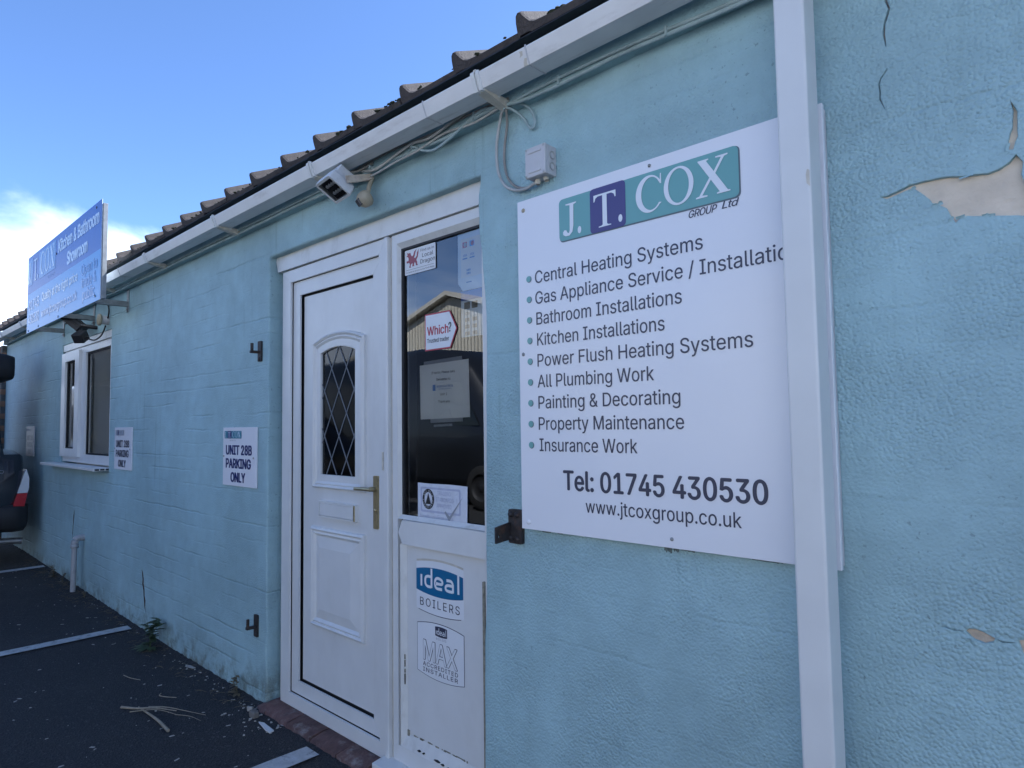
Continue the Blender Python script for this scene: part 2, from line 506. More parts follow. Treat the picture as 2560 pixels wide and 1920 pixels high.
M_plaster = pmat('bare_cream_render', (0.66, 0.57, 0.45), 0.85, var=0.09, vscale=18, bump=0.004, bscale=60, dirt=0.25, dscale=(7, 7, 12), dcol=(0.42, 0.38, 0.32))
M_concrete = pmat('concrete_step', (0.34, 0.33, 0.31), 0.9, var=0.12, vscale=15, bump=0.003, bscale=80)
M_line = pmat('worn_line_paint', (0.46, 0.46, 0.45), 0.75, var=0.14, vscale=30, bump=0.003, bscale=140, dirt=0.95, dscale=(26, 26, 26), dcol=(0.08, 0.08, 0.08))
M_board = pmat('white_sign_board', (0.79, 0.80, 0.83), 0.2, var=0.012, vscale=3, spec=0.5, dirt=0.05, dscale=(2, 2, 4), dcol=(0.4, 0.4, 0.38))
M_print_dark = pmat('dark_navy_print', (0.045, 0.05, 0.085), 0.3, var=0.02)
M_print_navy = pmat('navy_print', (0.012, 0.022, 0.13), 0.35, var=0.02)
M_teal = pmat('teal_print', (0.17, 0.38, 0.37), 0.28, var=0.02)
M_teal2 = pmat('deep_teal_print', (0.03, 0.22, 0.30), 0.28, var=0.02)
M_purple = pmat('purple_print', (0.075, 0.065, 0.20), 0.28, var=0.02)
M_white_print = pmat('white_print', (0.76, 0.79, 0.82), 0.28, var=0.01)
M_greyprint = pmat('grey_print', (0.28, 0.30, 0.34), 0.4, var=0.03)
M_rimprint = pmat('grey_rim_print', (0.12, 0.16, 0.18), 0.35)  # grey print set slightly offset behind logos and bullets
M_blue1 = pmat('royal_blue_print', (0.055, 0.15, 0.52), 0.34, var=0.02, spec=0.3)
M_blue2 = pmat('sky_blue_print', (0.12, 0.38, 0.78), 0.34, var=0.02, spec=0.3)
M_blue3 = pmat('pale_blue_print', (0.14, 0.33, 0.68), 0.34, spec=0.3)
M_blue4 = pmat('mid_blue_print', (0.13, 0.26, 0.58), 0.2)
M_lightprint = pmat('ice_white_print', (0.66, 0.76, 0.88), 0.2)
M_red = pmat('crimson_print', (0.38, 0.025, 0.045), 0.4)
M_dragon = pmat('dragon_red_print', (0.26, 0.05, 0.07), 0.4)
M_idealblue = pmat('sticker_blue', (0.012, 0.13, 0.28), 0.3, var=0.03)
M_paper = pmat('white_paper', (0.72, 0.74, 0.76), 0.7, var=0.02)
M_oldfilm = pmat('crazed_sticker_film', (0.60, 0.63, 0.70), 0.5, var=0.06, vscale=40)
M_lilac = pmat('faded_lilac_print', (0.42, 0.45, 0.58), 0.5, var=0.08, vscale=40)
M_black_print = pmat('black_print', (0.014, 0.014, 0.018), 0.4)
M_jbox = pmat('pale_grey_plastic', (0.52, 0.52, 0.53), 0.45, var=0.04, dirt=0.15, dscale=(20, 20, 20))
M_cable = pmat('grey_cable', (0.42, 0.43, 0.42), 0.5, var=0.1, vscale=25)
M_cable2 = pmat('grey_brown_cable', (0.25, 0.24, 0.22), 0.5, var=0.1, vscale=25)
M_cablep = pmat('overpainted_cable', (0.33, 0.43, 0.45), 0.55, var=0.18, vscale=18, bump=0.002, bscale=90, dirt=0.4, dscale=(10, 30, 30), dcol=(0.14, 0.18, 0.18))
M_black_cable = pmat('black_cable', (0.02, 0.02, 0.022), 0.5)
M_lampbody = pmat('grey_lamp_body', (0.55, 0.57, 0.58), 0.4, var=0.08, vscale=30, dirt=0.3, dscale=(30, 30, 30))
M_lampglass = pmat('lamp_reflector_dark', (0.05, 0.05, 0.055), 0.15)
M_led = pmat('led_lens', (0.9, 0.9, 0.9), 0.3)
M_beige = pmat('sun_yellowed_plastic', (0.36, 0.32, 0.23), 0.5, var=0.1, vscale=40, dirt=0.3, dscale=(30, 30, 30))
M_lampblack = pmat('black_lamp_body', (0.02, 0.021, 0.024), 0.4)
M_pipe = pmat('grey_waste_pipe', (0.36, 0.37, 0.38), 0.45, var=0.06, vscale=14, dirt=0.3, dscale=(16, 16, 10))
M_leaf = pmat('weed_leaf', (0.055, 0.085, 0.035), 0.6, var=0.25, vscale=30)
M_leafdry = pmat('dry_grass', (0.16, 0.13, 0.075), 0.8, var=0.25, vscale=30)
M_twig = pmat('dry_twig', (0.30, 0.265, 0.20), 0.85, var=0.2, vscale=60, bump=0.003, bscale=200)
M_chip = pmat('pale_litter', (0.36, 0.35, 0.32), 0.8, var=0.2, vscale=80)
M_car = pmat('dark_navy_car_paint', (0.012, 0.014, 0.022), 0.22, var=0.03, coat=0.6)
M_carplast = pmat('black_car_plastic', (0.018, 0.018, 0.02), 0.6)
M_carglass = pmat('dark_car_glass', (0.012, 0.014, 0.016), 0.06)
M_tyre = pmat('tyre_rubber', (0.016, 0.016, 0.016), 0.85)
M_rim = pmat('alloy_rim', (0.35, 0.35, 0.36), 0.35, metal=0.8)
M_lampred = pmat('red_lens', (0.42, 0.012, 0.02), 0.15, coat=0.5)
M_lampclear = pmat('clear_lens', (0.62, 0.64, 0.66), 0.12, coat=0.5)
M_bag = pmat('black_roof_bag', (0.012, 0.013, 0.016), 0.75, bump=0.01, bscale=14)
M_brickwall = pmat('orange_brickwork', (0.36, 0.20, 0.12), 0.85, var=0.25, vscale=12, bump=0.006, bscale=60)
M_stain = pmat('black_mould', (0.13, 0.17, 0.17), 0.8, var=0.35, vscale=120)
M_blind = pmat('pale_blind_reflection', (0.62, 0.63, 0.62), 0.8, var=0.02)  # blind, its colour raised to carry the pale reflection in the pane
M_vangrey = pmat('dark_grey_van_paint', (0.016, 0.018, 0.022), 0.3, coat=0.4)
M_shed = None

def shedmat():
    m, t, b = nmat('cream_profiled_cladding')
    N, L = t.nodes.new, t.links.new
    c = N('ShaderNodeTexCoord')
    wv = N('ShaderNodeTexWave'); wv.bands_direction = 'X'; wv.inputs['Scale'].default_value = 1.6
    L(c.outputs['Object'], wv.inputs['Vector'])
    bu = N('ShaderNodeBump'); bu.inputs['Distance'].default_value = 0.05; L(wv.outputs['Fac'], bu.inputs['Height']); L(bu.outputs[0], b.inputs['Normal'])
    b.inputs['Base Color'].default_value = (0.70, 0.64, 0.50, 1)
    b.inputs['Roughness'].default_value = 0.5
    return m
M_shed = shedmat()

# ================================================================== SETTING: ground
def GZ(x):
    if x > -4.6: return -0.036
    if x > -8.9: return -0.036 + (-4.6 - x) / 4.3 * 0.092
    return 0.056

g = MB()
xs = [-400, -120, -40, -20] + [-12 + 0.25 * i for i in range(57)] + [4, 8, 20, 60, 150, 400]
ys = [-400, -150, -60, -30, -18, -12, -8, -6, -4, -3] + [-2.5 + 0.125 * i for i in range(21)] + [0.2, 0.6, 20, 100, 400]
vs = [(x, y, GZ(x) + (0.004 * mnoise.noise((x * 1.3, y * 1.3, 0)) if abs(x) < 13 and y > -3 else 0)) for y in ys for x in xs]
nx = len(xs)
g.add(vs, [(j * nx + i, j * nx + i + 1, (j + 1) * nx + i + 1, (j + 1) * nx + i) for j in range(len(ys) - 1) for i in range(nx - 1)], True)
ground = tag(g.build('ground', M_asph), kind='structure')

# ragged tarmac lip where it meets the wall
lip = MB()
n = 330
row = []
for i in range(n + 1):
    x = -10.1 + i * (10.1 - 3.30) / n
    a = mnoise.noise((x * 9, 1.7, 0)); b2 = mnoise.noise((x * 31, 5.1, 0))
    dpt = 0.030 + 0.012 * a + 0.010 * b2
    hh = 0.012 + 0.010 * mnoise.noise((x * 14, 9, 0)) + 0.006 * mnoise.noise((x * 47, 2, 0))
    row.append([(x, 0.03, GZ(x) + max(hh, 0.003)), (x, -0.002 - 0.3 * dpt, GZ(x) + max(hh * 0.85, 0.003)), (x, -dpt, GZ(x) + max(hh * 0.35, 0.001)), (x, -dpt - 0.02, GZ(x) - 0.01)])
lip.add([p for r in row for p in r], [(i * 4 + k, i * 4 + k + 1, (i + 1) * 4 + k + 1, (i + 1) * 4 + k) for i in range(n) for k in range(3)], True)
lip.build('tarmac_edge', M_asph, ground)

def pline(xa, xb, y0, y1, seed):
    m = MB(); k = 26
    L_ = []
    for i in range(k + 1):
        y = y0 + (y1 - y0) * i / k
        j1 = 0.006 * mnoise.noise((y * 16, seed, 0)); j2 = 0.006 * mnoise.noise((y * 16, seed + 7, 0))
        L_ += [(xa + j1, y, GZ(xa) + 0.010), (xb + j2, y + 0.010 * mnoise.noise((seed, 3, y)), GZ(xb) + 0.010)]
    m.add(L_, [(2 * i, 2 * i + 1, 2 * i + 3, 2 * i + 2) for i in range(k)])
    o = m.build('parking_line', M_line)
    return tag(o, kind='structure')
pline(-5.27, -5.172, -4.6, -0.05, 1.0)
pline(-7.93, -7.832, -4.6, 0.0 - 0.02, 2.0)
pline(-2.735, -2.625, -4.6, -0.085, 3.0)

# ================================================================== THE BUILDING
BLD = thing('workshop_building', (-5, 0.5, 0), 'long low pale blue painted workshop with brown tiled roof and white guttering', 'building')

def jit(seed, amp, t):
    return amp * mnoise.noise((t * 6.0, seed, 0.3)) + amp * 0.5 * mnoise.noise((t * 23.0, seed, 1.3))

DTOP = 2.250
left = [(-3.286 + jit(1, 0.010, z) - 0.004 * math.sin(z * 2), z) for z in [-0.30 + 0.06 * i for i in range(43)] if z < DTOP - 0.02]
rgt_k = [(-0.30, -1.694), (0.0, -1.694), (0.25, -1.700), (0.6, -1.694), (0.85, -1.682), (1.03, -1.681), (1.2, -1.678), (1.5, -1.672), (1.73, -1.667), (1.88, -1.680), (1.98, -1.688), (2.04, -1.700), (2.08, -1.699), (2.12, -1.694), (2.15, -1.703), (2.19, -1.700), (2.226, -1.690), (2.25, -1.690)]
def rx(z):
    for (a, p), (b3, q) in zip(rgt_k, rgt_k[1:]):
        if a <= z <= b3: return p + (q - p) * (z - a) / (b3 - a)
    return -1.69
right = [(rx(z) + jit(5, 0.003, z), z) for z in [-0.30 + 0.04 * i for i in range(64)] if z < DTOP]
door_hole = left + [(-3.276, DTOP)] + [(-3.276 + 0.1 * i, DTOP + jit(8, 0.002, i)) for i in range(1, 16)] + [(-1.690, DTOP)] + list(reversed(right))
WX0, WX1, WZ0, WZ1 = -7.475, -5.962, 1.046, 2.168
win_hole = [(WX0, WZ0), (WX0, WZ1)] + [(WX1, WZ1), (WX1, WZ0)]

def crack(pts, wd):                                       # thin irregular sliver along a polyline
    a, b = [], []
    for i, p in enumerate(pts):
        q0 = pts[max(i - 1, 0)]; q1 = pts[min(i + 1, len(pts) - 1)]
        d = Vector((q1[0] - q0[0], q1[1] - q0[1])).normalized()
        ww = wd * (0.25 if i in (0, len(pts) - 1) else 0.6 + 0.4 * random.random())
        a.append((p[0] - d.y * ww, p[1] + d.x * ww)); b.append((p[0] + d.y * ww, p[1] - d.x * ww))
    return a + list(reversed(b))

def rough_poly(pts, step=0.010, amp=0.0018, seed=0):
    o = []
    for i, p in enumerate(pts):
        q = pts[(i + 1) % len(pts)]
        L_ = math.hypot(q[0] - p[0], q[1] - p[1]); k = max(1, int(L_ / step))
        for j in range(k):
            t = j / k
            x, z = p[0] + (q[0] - p[0]) * t, p[1] + (q[1] - p[1]) * t
            o.append((x + amp * mnoise.noise((x * 90, z * 90, seed)), z + amp * mnoise.noise((x * 90, z * 90, seed + 4))))
    return o
patch = [(-0.409, 1.853), (-0.396, 1.846), (-0.376, 1.850), (-0.354, 1.856), (-0.341, 1.855), (-0.325, 1.837), (-0.311, 1.816), (-0.286, 1.800), (-0.279, 1.781), (-0.271, 1.765), (-0.264, 1.773), (-0.251, 1.775), (-0.225, 1.769), (-0.160, 1.755), (-0.146, 1.760), (-0.150, 1.795), (-0.160, 1.836), (-0.156, 1.861), (-0.166, 1.878), (-0.178, 1.865), (-0.195, 1.857), (-0.213, 1.853), (-0.245, 1.857), (-0.281, 1.865), (-0.327, 1.866), (-0.351, 1.865), (-0.375, 1.857), (-0.394, 1.853)]
patch_up = [(-0.181, 1.892), (-0.170, 1.933), (-0.166, 1.967), (-0.170, 1.99), (-0.160, 1.963), (-0.161, 1.915), (-0.170, 1.890)]
patch_low = [(-0.293, 0.935), (-0.287, 0.941), (-0.276, 0.943), (-0.259, 0.938), (-0.244, 0.931), (-0.247, 0.924), (-0.260, 0.918), (-0.277, 0.921)]
patch_low2 = [(-0.207, 0.934), (-0.180, 0.946), (-0.14, 0.93), (-0.13, 0.88), (-0.17, 0.87), (-0.198, 0.900)]
cr_top = crack([(-0.384, 2.33), (-0.379, 2.291), (-0.373, 2.270), (-0.377, 2.258), (-0.384, 2.239), (-0.386, 2.217), (-0.383, 2.187)], 0.0028)
cr_top2 = crack([(-0.383, 2.135), (-0.388, 2.128), (-0.396, 2.119), (-0.401, 2.107), (-0.399, 2.090), (-0.400, 2.073), (-0.391, 2.047)], 0.0014)
cr_low = crack([(-0.337, 0.9345), (-0.326, 0.937), (-0.317, 0.934), (-0.308, 0.9335), (-0.297, 0.934)], 0.0013)
cr_low3 = crack([(-0.241, 0.929), (-0.232, 0.926), (-0.222, 0.9275), (-0.211, 0.929)], 0.0013)
cr_left = crack([(-5.152, 0.385), (-5.14, 0.36), (-5.125, 0.32), (-5.128, 0.29), (-5.105, 0.25), (-5.10, 0.21), (-5.085, 0.18), (-5.083, 0.14), (-5.066, 0.10)], 0.021)
cr_left2 = crack([(-6.93, 0.66), (-6.95, 0.60), (-6.965, 0.53), (-6.975, 0.46), (-7.0, 0.38)], 0.022)
DMG = [rough_poly(patch, seed=1), rough_poly(patch_up, seed=2), rough_poly(patch_low, 0.006, 0.001, 3), rough_poly(patch_low2, seed=4), cr_top, cr_top2, cr_low, cr_low3, cr_left, cr_left2]

def ccw(p):
    return sum(p[i][0] * p[(i + 1) % len(p)][1] - p[(i + 1) % len(p)][0] * p[i][1] for i in range(len(p))) > 0
def offset(poly, d):                                      # grow (d>0) an outline
    s_ = 1 if ccw(poly) else -1
    o = []
    for i, p in enumerate(poly):
        a = Vector(poly[i - 1]); b = Vector(poly[(i + 1) % len(poly)]); c = Vector(p)
        e1 = (c - a).normalized(); e2 = (b - c).normalized()
        n1_ = Vector((e1.y, -e1.x)) * s_; n2_ = Vector((e2.y, -e2.x)) * s_
        nn = (n1_ + n2_)
        if nn.length < 1e-6: nn = n1_
        nn.normalize()
        k = max(0.5, nn.dot(n1_))
        o.append((p[0] + nn.x * d / k, p[1] + nn.y * d / k))
    return o

WL, WR, WB, WT = -10.20, 5.0, -0.30, 2.62
wm = MB()
outer = [(WL, WB), (WR, WB), (WR, WT), (WL, WT)]
holes = []
def reveal(poly, r, depth, steps=4):
    loops = []
    for k in range(steps + 1):
        a = math.pi / 2 * k / steps
        off = r * (1 - math.sin(a)); yy = r * (1 - math.cos(a))
        loops.append([(p[0], yy, p[1]) for p in offset(poly, off)])
    loops.append([(p[0], depth, p[1]) for p in poly])
    m = len(poly)
    vs_ = [q for l in loops for q in l]
    fs_ = [(i * m + k, i * m + (k + 1) % m, (i + 1) * m + (k + 1) % m, (i + 1) * m + k) for i in range(len(loops) - 1) for k in range(m)]
    if not ccw(poly): fs_ = [tuple(reversed(q)) for q in fs_]
    fs_ = [tuple(reversed(q)) for q in fs_]
    wm.add(vs_, fs_, True)
    return offset(poly, r)
dh = reveal(door_hole, 0.011, 0.16)
wh = reveal(win_hole, 0.008, 0.14)
dmg_out = [reveal(p, 0.0016, 0.022, 2) for p in DMG]
# the wall face in vertical bays so that each opening sits in its own sheet
def bay(x0, x1, holes_, extra=None):
    wm.sheet([[(x0, WB), (x1, WB), (x1, WT), (x0, WT)]] + holes_, 0.0)
bay(WL, -7.9, [])
bay(-7.9, -5.6, [wh, dmg_out[9]])
bay(-5.6, -4.4, [dmg_out[8]])
# bay with the door: outline runs round the opening, which is open at the bottom
bay(-4.4, -3.9, [])
dl = [p for p in dh]
wm.sheet([[(-3.9, WB)] + dh[:] + [(-0.95, WB), (-0.95, WT), (-3.9, WT)]], 0.0)
bay(-0.95, -0.45, [])
bay(-0.45, 0.6, dmg_out[:8])
bay(0.6, WR, [])
wall = wm.build('wall', M_wall, BLD)
# bare render behind the flaked coat
M_plaster2 = pmat('stained_render', (0.50, 0.42, 0.33), 0.9, var=0.2, vscale=40, bump=0.004, bscale=90)
M_crack2 = pmat('grey_render_in_crack', (0.24, 0.23, 0.22), 0.95, var=0.3, vscale=60)
M_crack = pmat('dark_crack_backing', (0.055, 0.040, 0.030), 0.95, var=0.3, vscale=60)  # near-black brown backing behind the narrow cracks
for bx_, mm_ in (((-0.43, -0.10, 0.0105, 0.03, 1.72, 2.02), M_plaster), ((-0.294, -0.242, 0.0085, 0.03, 0.90, 0.96), M_plaster2), ((-0.2085, -0.11, 0.0085, 0.03, 0.85, 0.97), M_plaster2), ((-0.42, -0.35, 0.0095, 0.03, 2.03, 2.36), M_crack2), ((-0.345, -0.2945, 0.0095, 0.03, 0.92, 0.945), M_crack), ((-0.2415, -0.209, 0.0095, 0.03, 0.92, 0.94), M_crack), ((-5.3, -4.95, 0.0032, 0.03, 0.0, 0.5), M_crack), ((-7.15, -6.8, 0.0032, 0.03, 0.2, 0.8), M_crack)):
    MB().box(*bx_).build('exposed_render', mm_, wall)
# loose flakes curling off round the bare patch
for (fx, fz, an, wd, ln) in ((-0.300, 1.806, 20, .020, .012), (-0.262, 1.7715, 5, .016, .008), (-0.343, 1.852, 35, .013, .009), (-0.215, 1.7655, -5, .022, .006), (-0.2755, 1.772, 60, .012, .008), (-0.1755, 1.895, 75, .016, .007), (-0.249, 1.8575, 185, .024, .006), (-0.2845, 0.9175, -15, .014, .005)):
    m_ = MB(); vv = []
    ca, sa = math.cos(R(an)), math.sin(R(an))
    for i in range(6):
        u = (i / 5 - .5) * wd
        for j, t in enumerate((0, .5, 1)):
            v_ = t * ln * (0.7 + 0.5 * mnoise.noise((fx * 90 + i * .9, fz * 70, t)))
            vv.append((fx + u * ca - v_ * sa, -0.0006 - .0035 * t * t, fz + u * sa + v_ * ca))
    m_.add(vv, [(i * 3 + j, i * 3 + 3 + j, i * 3 + 4 + j, i * 3 + 1 + j) for i in range(5) for j in range(2)])
    m_.build('paint_flake', M_wall, wall)
# other walls and ridge so that the place is closed
ow = MB()
ow.box(WL, WL + 0.2, 0.02, 8.0, WB, 2.6).box(WR - 0.2, WR, 0.02, 8.0, WB, 2.6).box(WL, WR, 8.0, 8.2, WB, 2.6)
ow.plate([[(0.0, 2.55), (8.2, 2.55), (4.1, 4.30)]], WL, WL + 0.2, Matrix(((0, 1, 0, 0), (1, 0, 0, 0), (0, 0, 1, 0), (0, 0, 0, 1))))
ow.plate([[(0.0, 2.55), (8.2, 2.55), (4.1, 4.30)]], WR - 0.2, WR, Matrix(((0, 1, 0, 0), (1, 0, 0, 0), (0, 0, 1, 0), (0, 0, 0, 1))))
ow.build('end_wall', M_wall, BLD)
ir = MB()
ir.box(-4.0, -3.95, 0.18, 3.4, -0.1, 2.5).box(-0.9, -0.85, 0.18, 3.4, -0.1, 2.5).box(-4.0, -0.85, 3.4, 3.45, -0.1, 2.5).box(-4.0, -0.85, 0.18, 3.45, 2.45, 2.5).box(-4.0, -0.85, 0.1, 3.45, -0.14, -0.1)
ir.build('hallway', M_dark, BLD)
ir = MB()
ir.box(-8.2, -8.15, 0.16, 3.4, 0.0, 2.5).box(-5.2, -5.15, 0.16, 3.4, 0.0, 2.5).box(-8.2, -5.15, 3.4, 3.45, 0.0, 2.5).box(-8.2, -5.15, 0.16, 3.45, 2.45, 2.5).box(-8.2, -5.15, 0.14, 3.45, 0.0, 0.05)
ir.build('office', M_room, BLD)

# ---- fascia, felt, roof
fa = MB().box(WL, WR, -0.036, 0.015, 2.424, 2.598)
fascia = fa.build('fascia_board', M_wall, BLD, 0.004)
PITCH = R(24)
EY, EZ = -0.112, 2.610                                    # top of the tile at the eaves edge
TW = 0.3105
def slope(y, z, d, up=0.0):
    return (y + d * math.cos(PITCH) - up * math.sin(PITCH), z + d * math.sin(PITCH) + up * math.cos(PITCH))
rf = MB()                                                 # roof deck under the tiles
a = slope(EY, EZ, 0.10, -0.055); b_ = slope(EY, EZ, 4.62, -0.055)
rf.add([(WL - .1, a[0], a[1]), (WR + .1, a[0], a[1]), (WR + .1, b_[0], b_[1]), (WL - .1, b_[0], b_[1])], [(0, 1, 2, 3)])
rf.add([(WL - .1, b_[0], b_[1]), (WR + .1, b_[0], b_[1]), (WR + .1, 8.4, 2.55), (WL - .1, 8.4, 2.55)], [(0, 1, 2, 3)])
roof = rf.build('roof', M_tile, BLD)
ft = MB()                                                 # felt tray hanging over the gutter
k = 420
rr = []
for i in range(k + 1):
    x = WL + (WR - WL) * i / k
    dz = 0.0035 * mnoise.noise((x * 7, 3, 0)) + 0.003 * mnoise.noise((x * 29, 8, 0))
    rr += [(x, 0.03, 2.622), (x, EY + 0.004, 2.584), (x, EY - 0.001, 2.575 + dz), (x, EY + 0.006, 2.577 + dz)]
ft.add(rr, [(i * 4 + q, i * 4 + q + 1, (i + 1) * 4 + q + 1, (i + 1) * 4 + q) for i in range(k) for q in range(3)])
ft.build('eaves_felt', M_felt, BLD)

prof = [(0.0, -0.004), (0.004, 0.020), (0.010, 0.038), (0.019, 0.045), (0.029, 0.043), (0.042, 0.024), (0.056, 0.008), (0.074, 0.001), (0.14, -0.003), (0.25, -0.003), (0.3100, -0.004)]
tm = MB()
TL_ = 0.42
top0 = []; n = len(prof)
for d in (0.0, 0.012, TL_):
    for u, h in prof:
        hh = h - (0.004 if d == 0 else 0)
        top0.append((u, d * math.cos(PITCH) - hh * math.sin(PITCH), d * math.sin(PITCH) + hh * math.cos(PITCH)))
for d in (0.0, TL_):
    for u, h in prof:
        hh = -0.026 if not 0.004 < u < 0.05 else -0.022
        top0.append((u, d * math.cos(PITCH) - hh * math.sin(PITCH), d * math.sin(PITCH) + hh * math.cos(PITCH)))
F = []
for i in range(n - 1):
    F += [(i, i + 1, n + i + 1, n + i), (n + i, n + i + 1, 2 * n + i + 1, 2 * n + i), (3 * n + i, 3 * n + i + 1, i + 1, i), (4 * n + i, 2 * n + i, 2 * n + i + 1, 4 * n + i + 1), (4 * n + i, 4 * n + i + 1, 3 * n + i + 1, 3 * n + i)]
F += [(3 * n, 0, n, 2 * n, 4 * n), (4 * n - 1, 5 * n - 1, 3 * n - 1, 2 * n - 1, n - 1)]
tm.add(top0, F)
tile_mesh = tm.mesh('roof_tile', M_tile)
X_RIB = -1.392                                            # a rib stands here; the rest follow at one tile width
i0 = int((WL - X_RIB) / TW) - 1
cnt = 0
for row_ in range(5):
    for i in range(i0, 5):
        if row_ >= 2 and i % 1 == 0 and not (-16 < i < 4): continue
        x = X_RIB + i * TW
        yy, zz = slope(EY, EZ, 0.345 * row_, 0.024 * (1 if row_ else 0))
        o = bpy.data.objects.new('roof_tile', tile_mesh)
        link(o, roof)
        o.location = (x + random.uniform(-.003, .003), yy + random.uniform(-.006, .006), zz + random.uniform(-.002, .003))
        o.rotation_euler = (random.uniform(-.008, .008), random.uniform(-.006, .006), random.uniform(-.008, .008))
        cnt += 1
# far part of the roof covering
cv = MB()
a = slope(EY, EZ, 1.70, 0.02); b_ = slope(EY, EZ, 4.65, 0.02)
nn = int((WR - WL) / TW) + 1
vs = []
for j, (yy, zz) in enumerate((a, b_)):
    for i in range(nn):
        for u, h in prof[:-1]:
            vs.append((WL + i * TW + u, yy - h * 0.4, zz + h * 0.9))
m_ = nn * (len(prof) - 1)
cv.add(vs, [(i, i + 1, m_ + i + 1, m_ + i) for i in range(m_ - 1)])
cv.build('upper_tiling', M_tile, roof)
# moss tufts caught on the eaves edge
ms = MB()
for i in range(170):
    x = random.uniform(-6.5, 0.5); r_ = random.uniform(0.004, 0.012)
    y_, z_ = slope(EY, EZ, random.uniform(-0.004, 0.02), 0.0)
    ph = ((x - X_RIB) % TW)
    if ph < 0.1: continue
    c_ = Vector((x, y_, z_))
    pts = []
    for (a1, b1, c1) in ((1, 0, 0), (-1, 0, 0), (0, 1, 0), (0, -1, 0), (0, 0, 1), (0, 0, -1)):
        q = r_ * random.uniform(.6, 1.3)
        pts.append(c_ + Vector((a1 * q * 1.6, b1 * q, c1 * q * .8)))
    ms.add(pts, [(0, 2, 4), (2, 1, 4), (1, 3, 4), (3, 0, 4), (2, 0, 5), (1, 2, 5), (3, 1, 5), (0, 3, 5)])
tag(ms.build('moss', M_moss, roof), kind='stuff')

# ---- gutter
GP = [(-0.176, 2.496), (-0.176, 2.491), (-0.158, 2.446), (-0.084, 2.446), (-0.066, 2.506), (-0.068, 2.506), (-0.087, 2.449), (-0.155, 2.449), (-0.172, 2.491), (-0.172, 2.496)]
def along(prof_, x0, x1, name, mat, parent, bev=0.0):
    m = MB(); q = len(prof_)
    m.add([(x0, a_, b2_) for a_, b2_ in prof_] + [(x1, a_, b2_) for a_, b2_ in prof_], [(i, q + i, q + (i + 1) % q, (i + 1) % q) for i in range(q)])
    m.add([(x0, a_, b2_) for a_, b2_ in prof_], [tuple(range(q))]); m.add([(x1, a_, b2_) for a_, b2_ in prof_], [tuple(reversed(range(q)))])
    return m.build(name, mat, parent, bev)
gut = along(GP, -10.35, 5.1, 'gutter', M_gutter, BLD, 0.0022)
def strap(x, wd, d, name, mat):
    o_ = [(-0.176 - d, 2.500), (-0.176 - d, 2.490), (-0.158 - d * .8, 2.446 - d), (-0.084 + d * .5, 2.446 - d), (-0.066 + d, 2.506), (-0.066, 2.506), (-0.084, 2.446), (-0.158, 2.446), (-0.175, 2.490), (-0.175, 2.500)]
    return along(o_, x - wd / 2, x + wd / 2, name, mat, gut, 0.001)
for x in (-0.62, -1.519, -2.565, -3.578, -4.66, -5.75, -6.85, -7.95, -8.46, -9.5):
    strap(x - 0.011, 0.016, 0.006, 'gutter_bracket', M_upvc_dirty)
    strap(x + 0.010, 0.014, 0.005, 'gutter_bracket', M_upvc_dirty)
    m = MB()                                              # foot back to the fascia
    m.add([(x - .018, -0.15, 2.4405), (x + .018, -0.15, 2.4405), (x + .016, -0.034, 2.418), (x - .016, -0.034, 2.418),
           (x - .018, -0.15, 2.4445), (x + .018, -0.15, 2.4445), (x + .016, -0.034, 2.452), (x - .016, -0.034, 2.452)],
          [(3, 2, 1, 0), (4, 5, 6, 7), (0, 1, 5, 4), (1, 2, 6, 5), (2, 3, 7, 6), (3, 0, 4, 7)])
    m.box(x - .006, x + .006, -0.181, -0.170, 2.496, 2.505)
    m.build('bracket_foot', M_bead, gut)
for x in (-1.30, -1.79, -5.2):
    strap(x, 0.004, 0.0022, 'gutter_joint', M_jbox)
tr = MB()                                                 # torn tape left at the joint
tr.sheet([[(-1.322, 0.0), (-1.306, 0.0), (-1.307, 0.010), (-1.303, 0.018), (-1.313, 0.020), (-1.319, 0.012)]], 0)
tr.v = [(x, -0.1585 - 0.0178 * z / 0.045 - 0.0006, 2.4465 + z) for x, y, z in tr.v]
k0 = len(tr.v)
tr.sheet([[(-1.330, 0.026), (-1.316, 0.029), (-1.314, 0.040), (-1.327, 0.042), (-1.324, 0.034)]], 0)
tr.v[k0:] = [(x, -0.1585 - 0.0178 * z / 0.045 - 0.0006, 2.4465 + z) for x, y, z in tr.v[k0:]]
tr.build('torn_tape', M_bead, gut)

# ---- downpipe in front of the big board
DX0, DX1, DY0, DY1 = -0.578, -0.510, -0.130, -0.061
dp = MB().box(DX0, DX1, DY0, DY1, 0.02, 2.452)
pipe = dp.build('downpipe', M_upvc, BLD, 0.006, 3)
MB().box(DX0 - .004, DX1 + .004, DY0 - .004, 0.0, 0.42, 0.455).build('pipe_clip', M_upvc, pipe, 0.002)
MB().box(DX0 - .004, DX1 + .004, DY0 - .004, -0.036, 2.395, 2.425).build('pipe_clip', M_upvc, pipe, 0.002)
sh_ = MB().box(DX0 - .003, DX1 + .003, DY0 - .003, DY1 + .003, -0.03, 0.14)
sh_.build('pipe_shoe', M_upvc, pipe, 0.006)
chp = MB().sheet([[(-0.5115, 1.872), (-0.5185, 1.880), (-0.5195, 1.900), (-0.5165, 1.912), (-0.5115, 1.908)]], DY0 - 0.0006)
chp.build('paint_chip', M_bead, pipe)

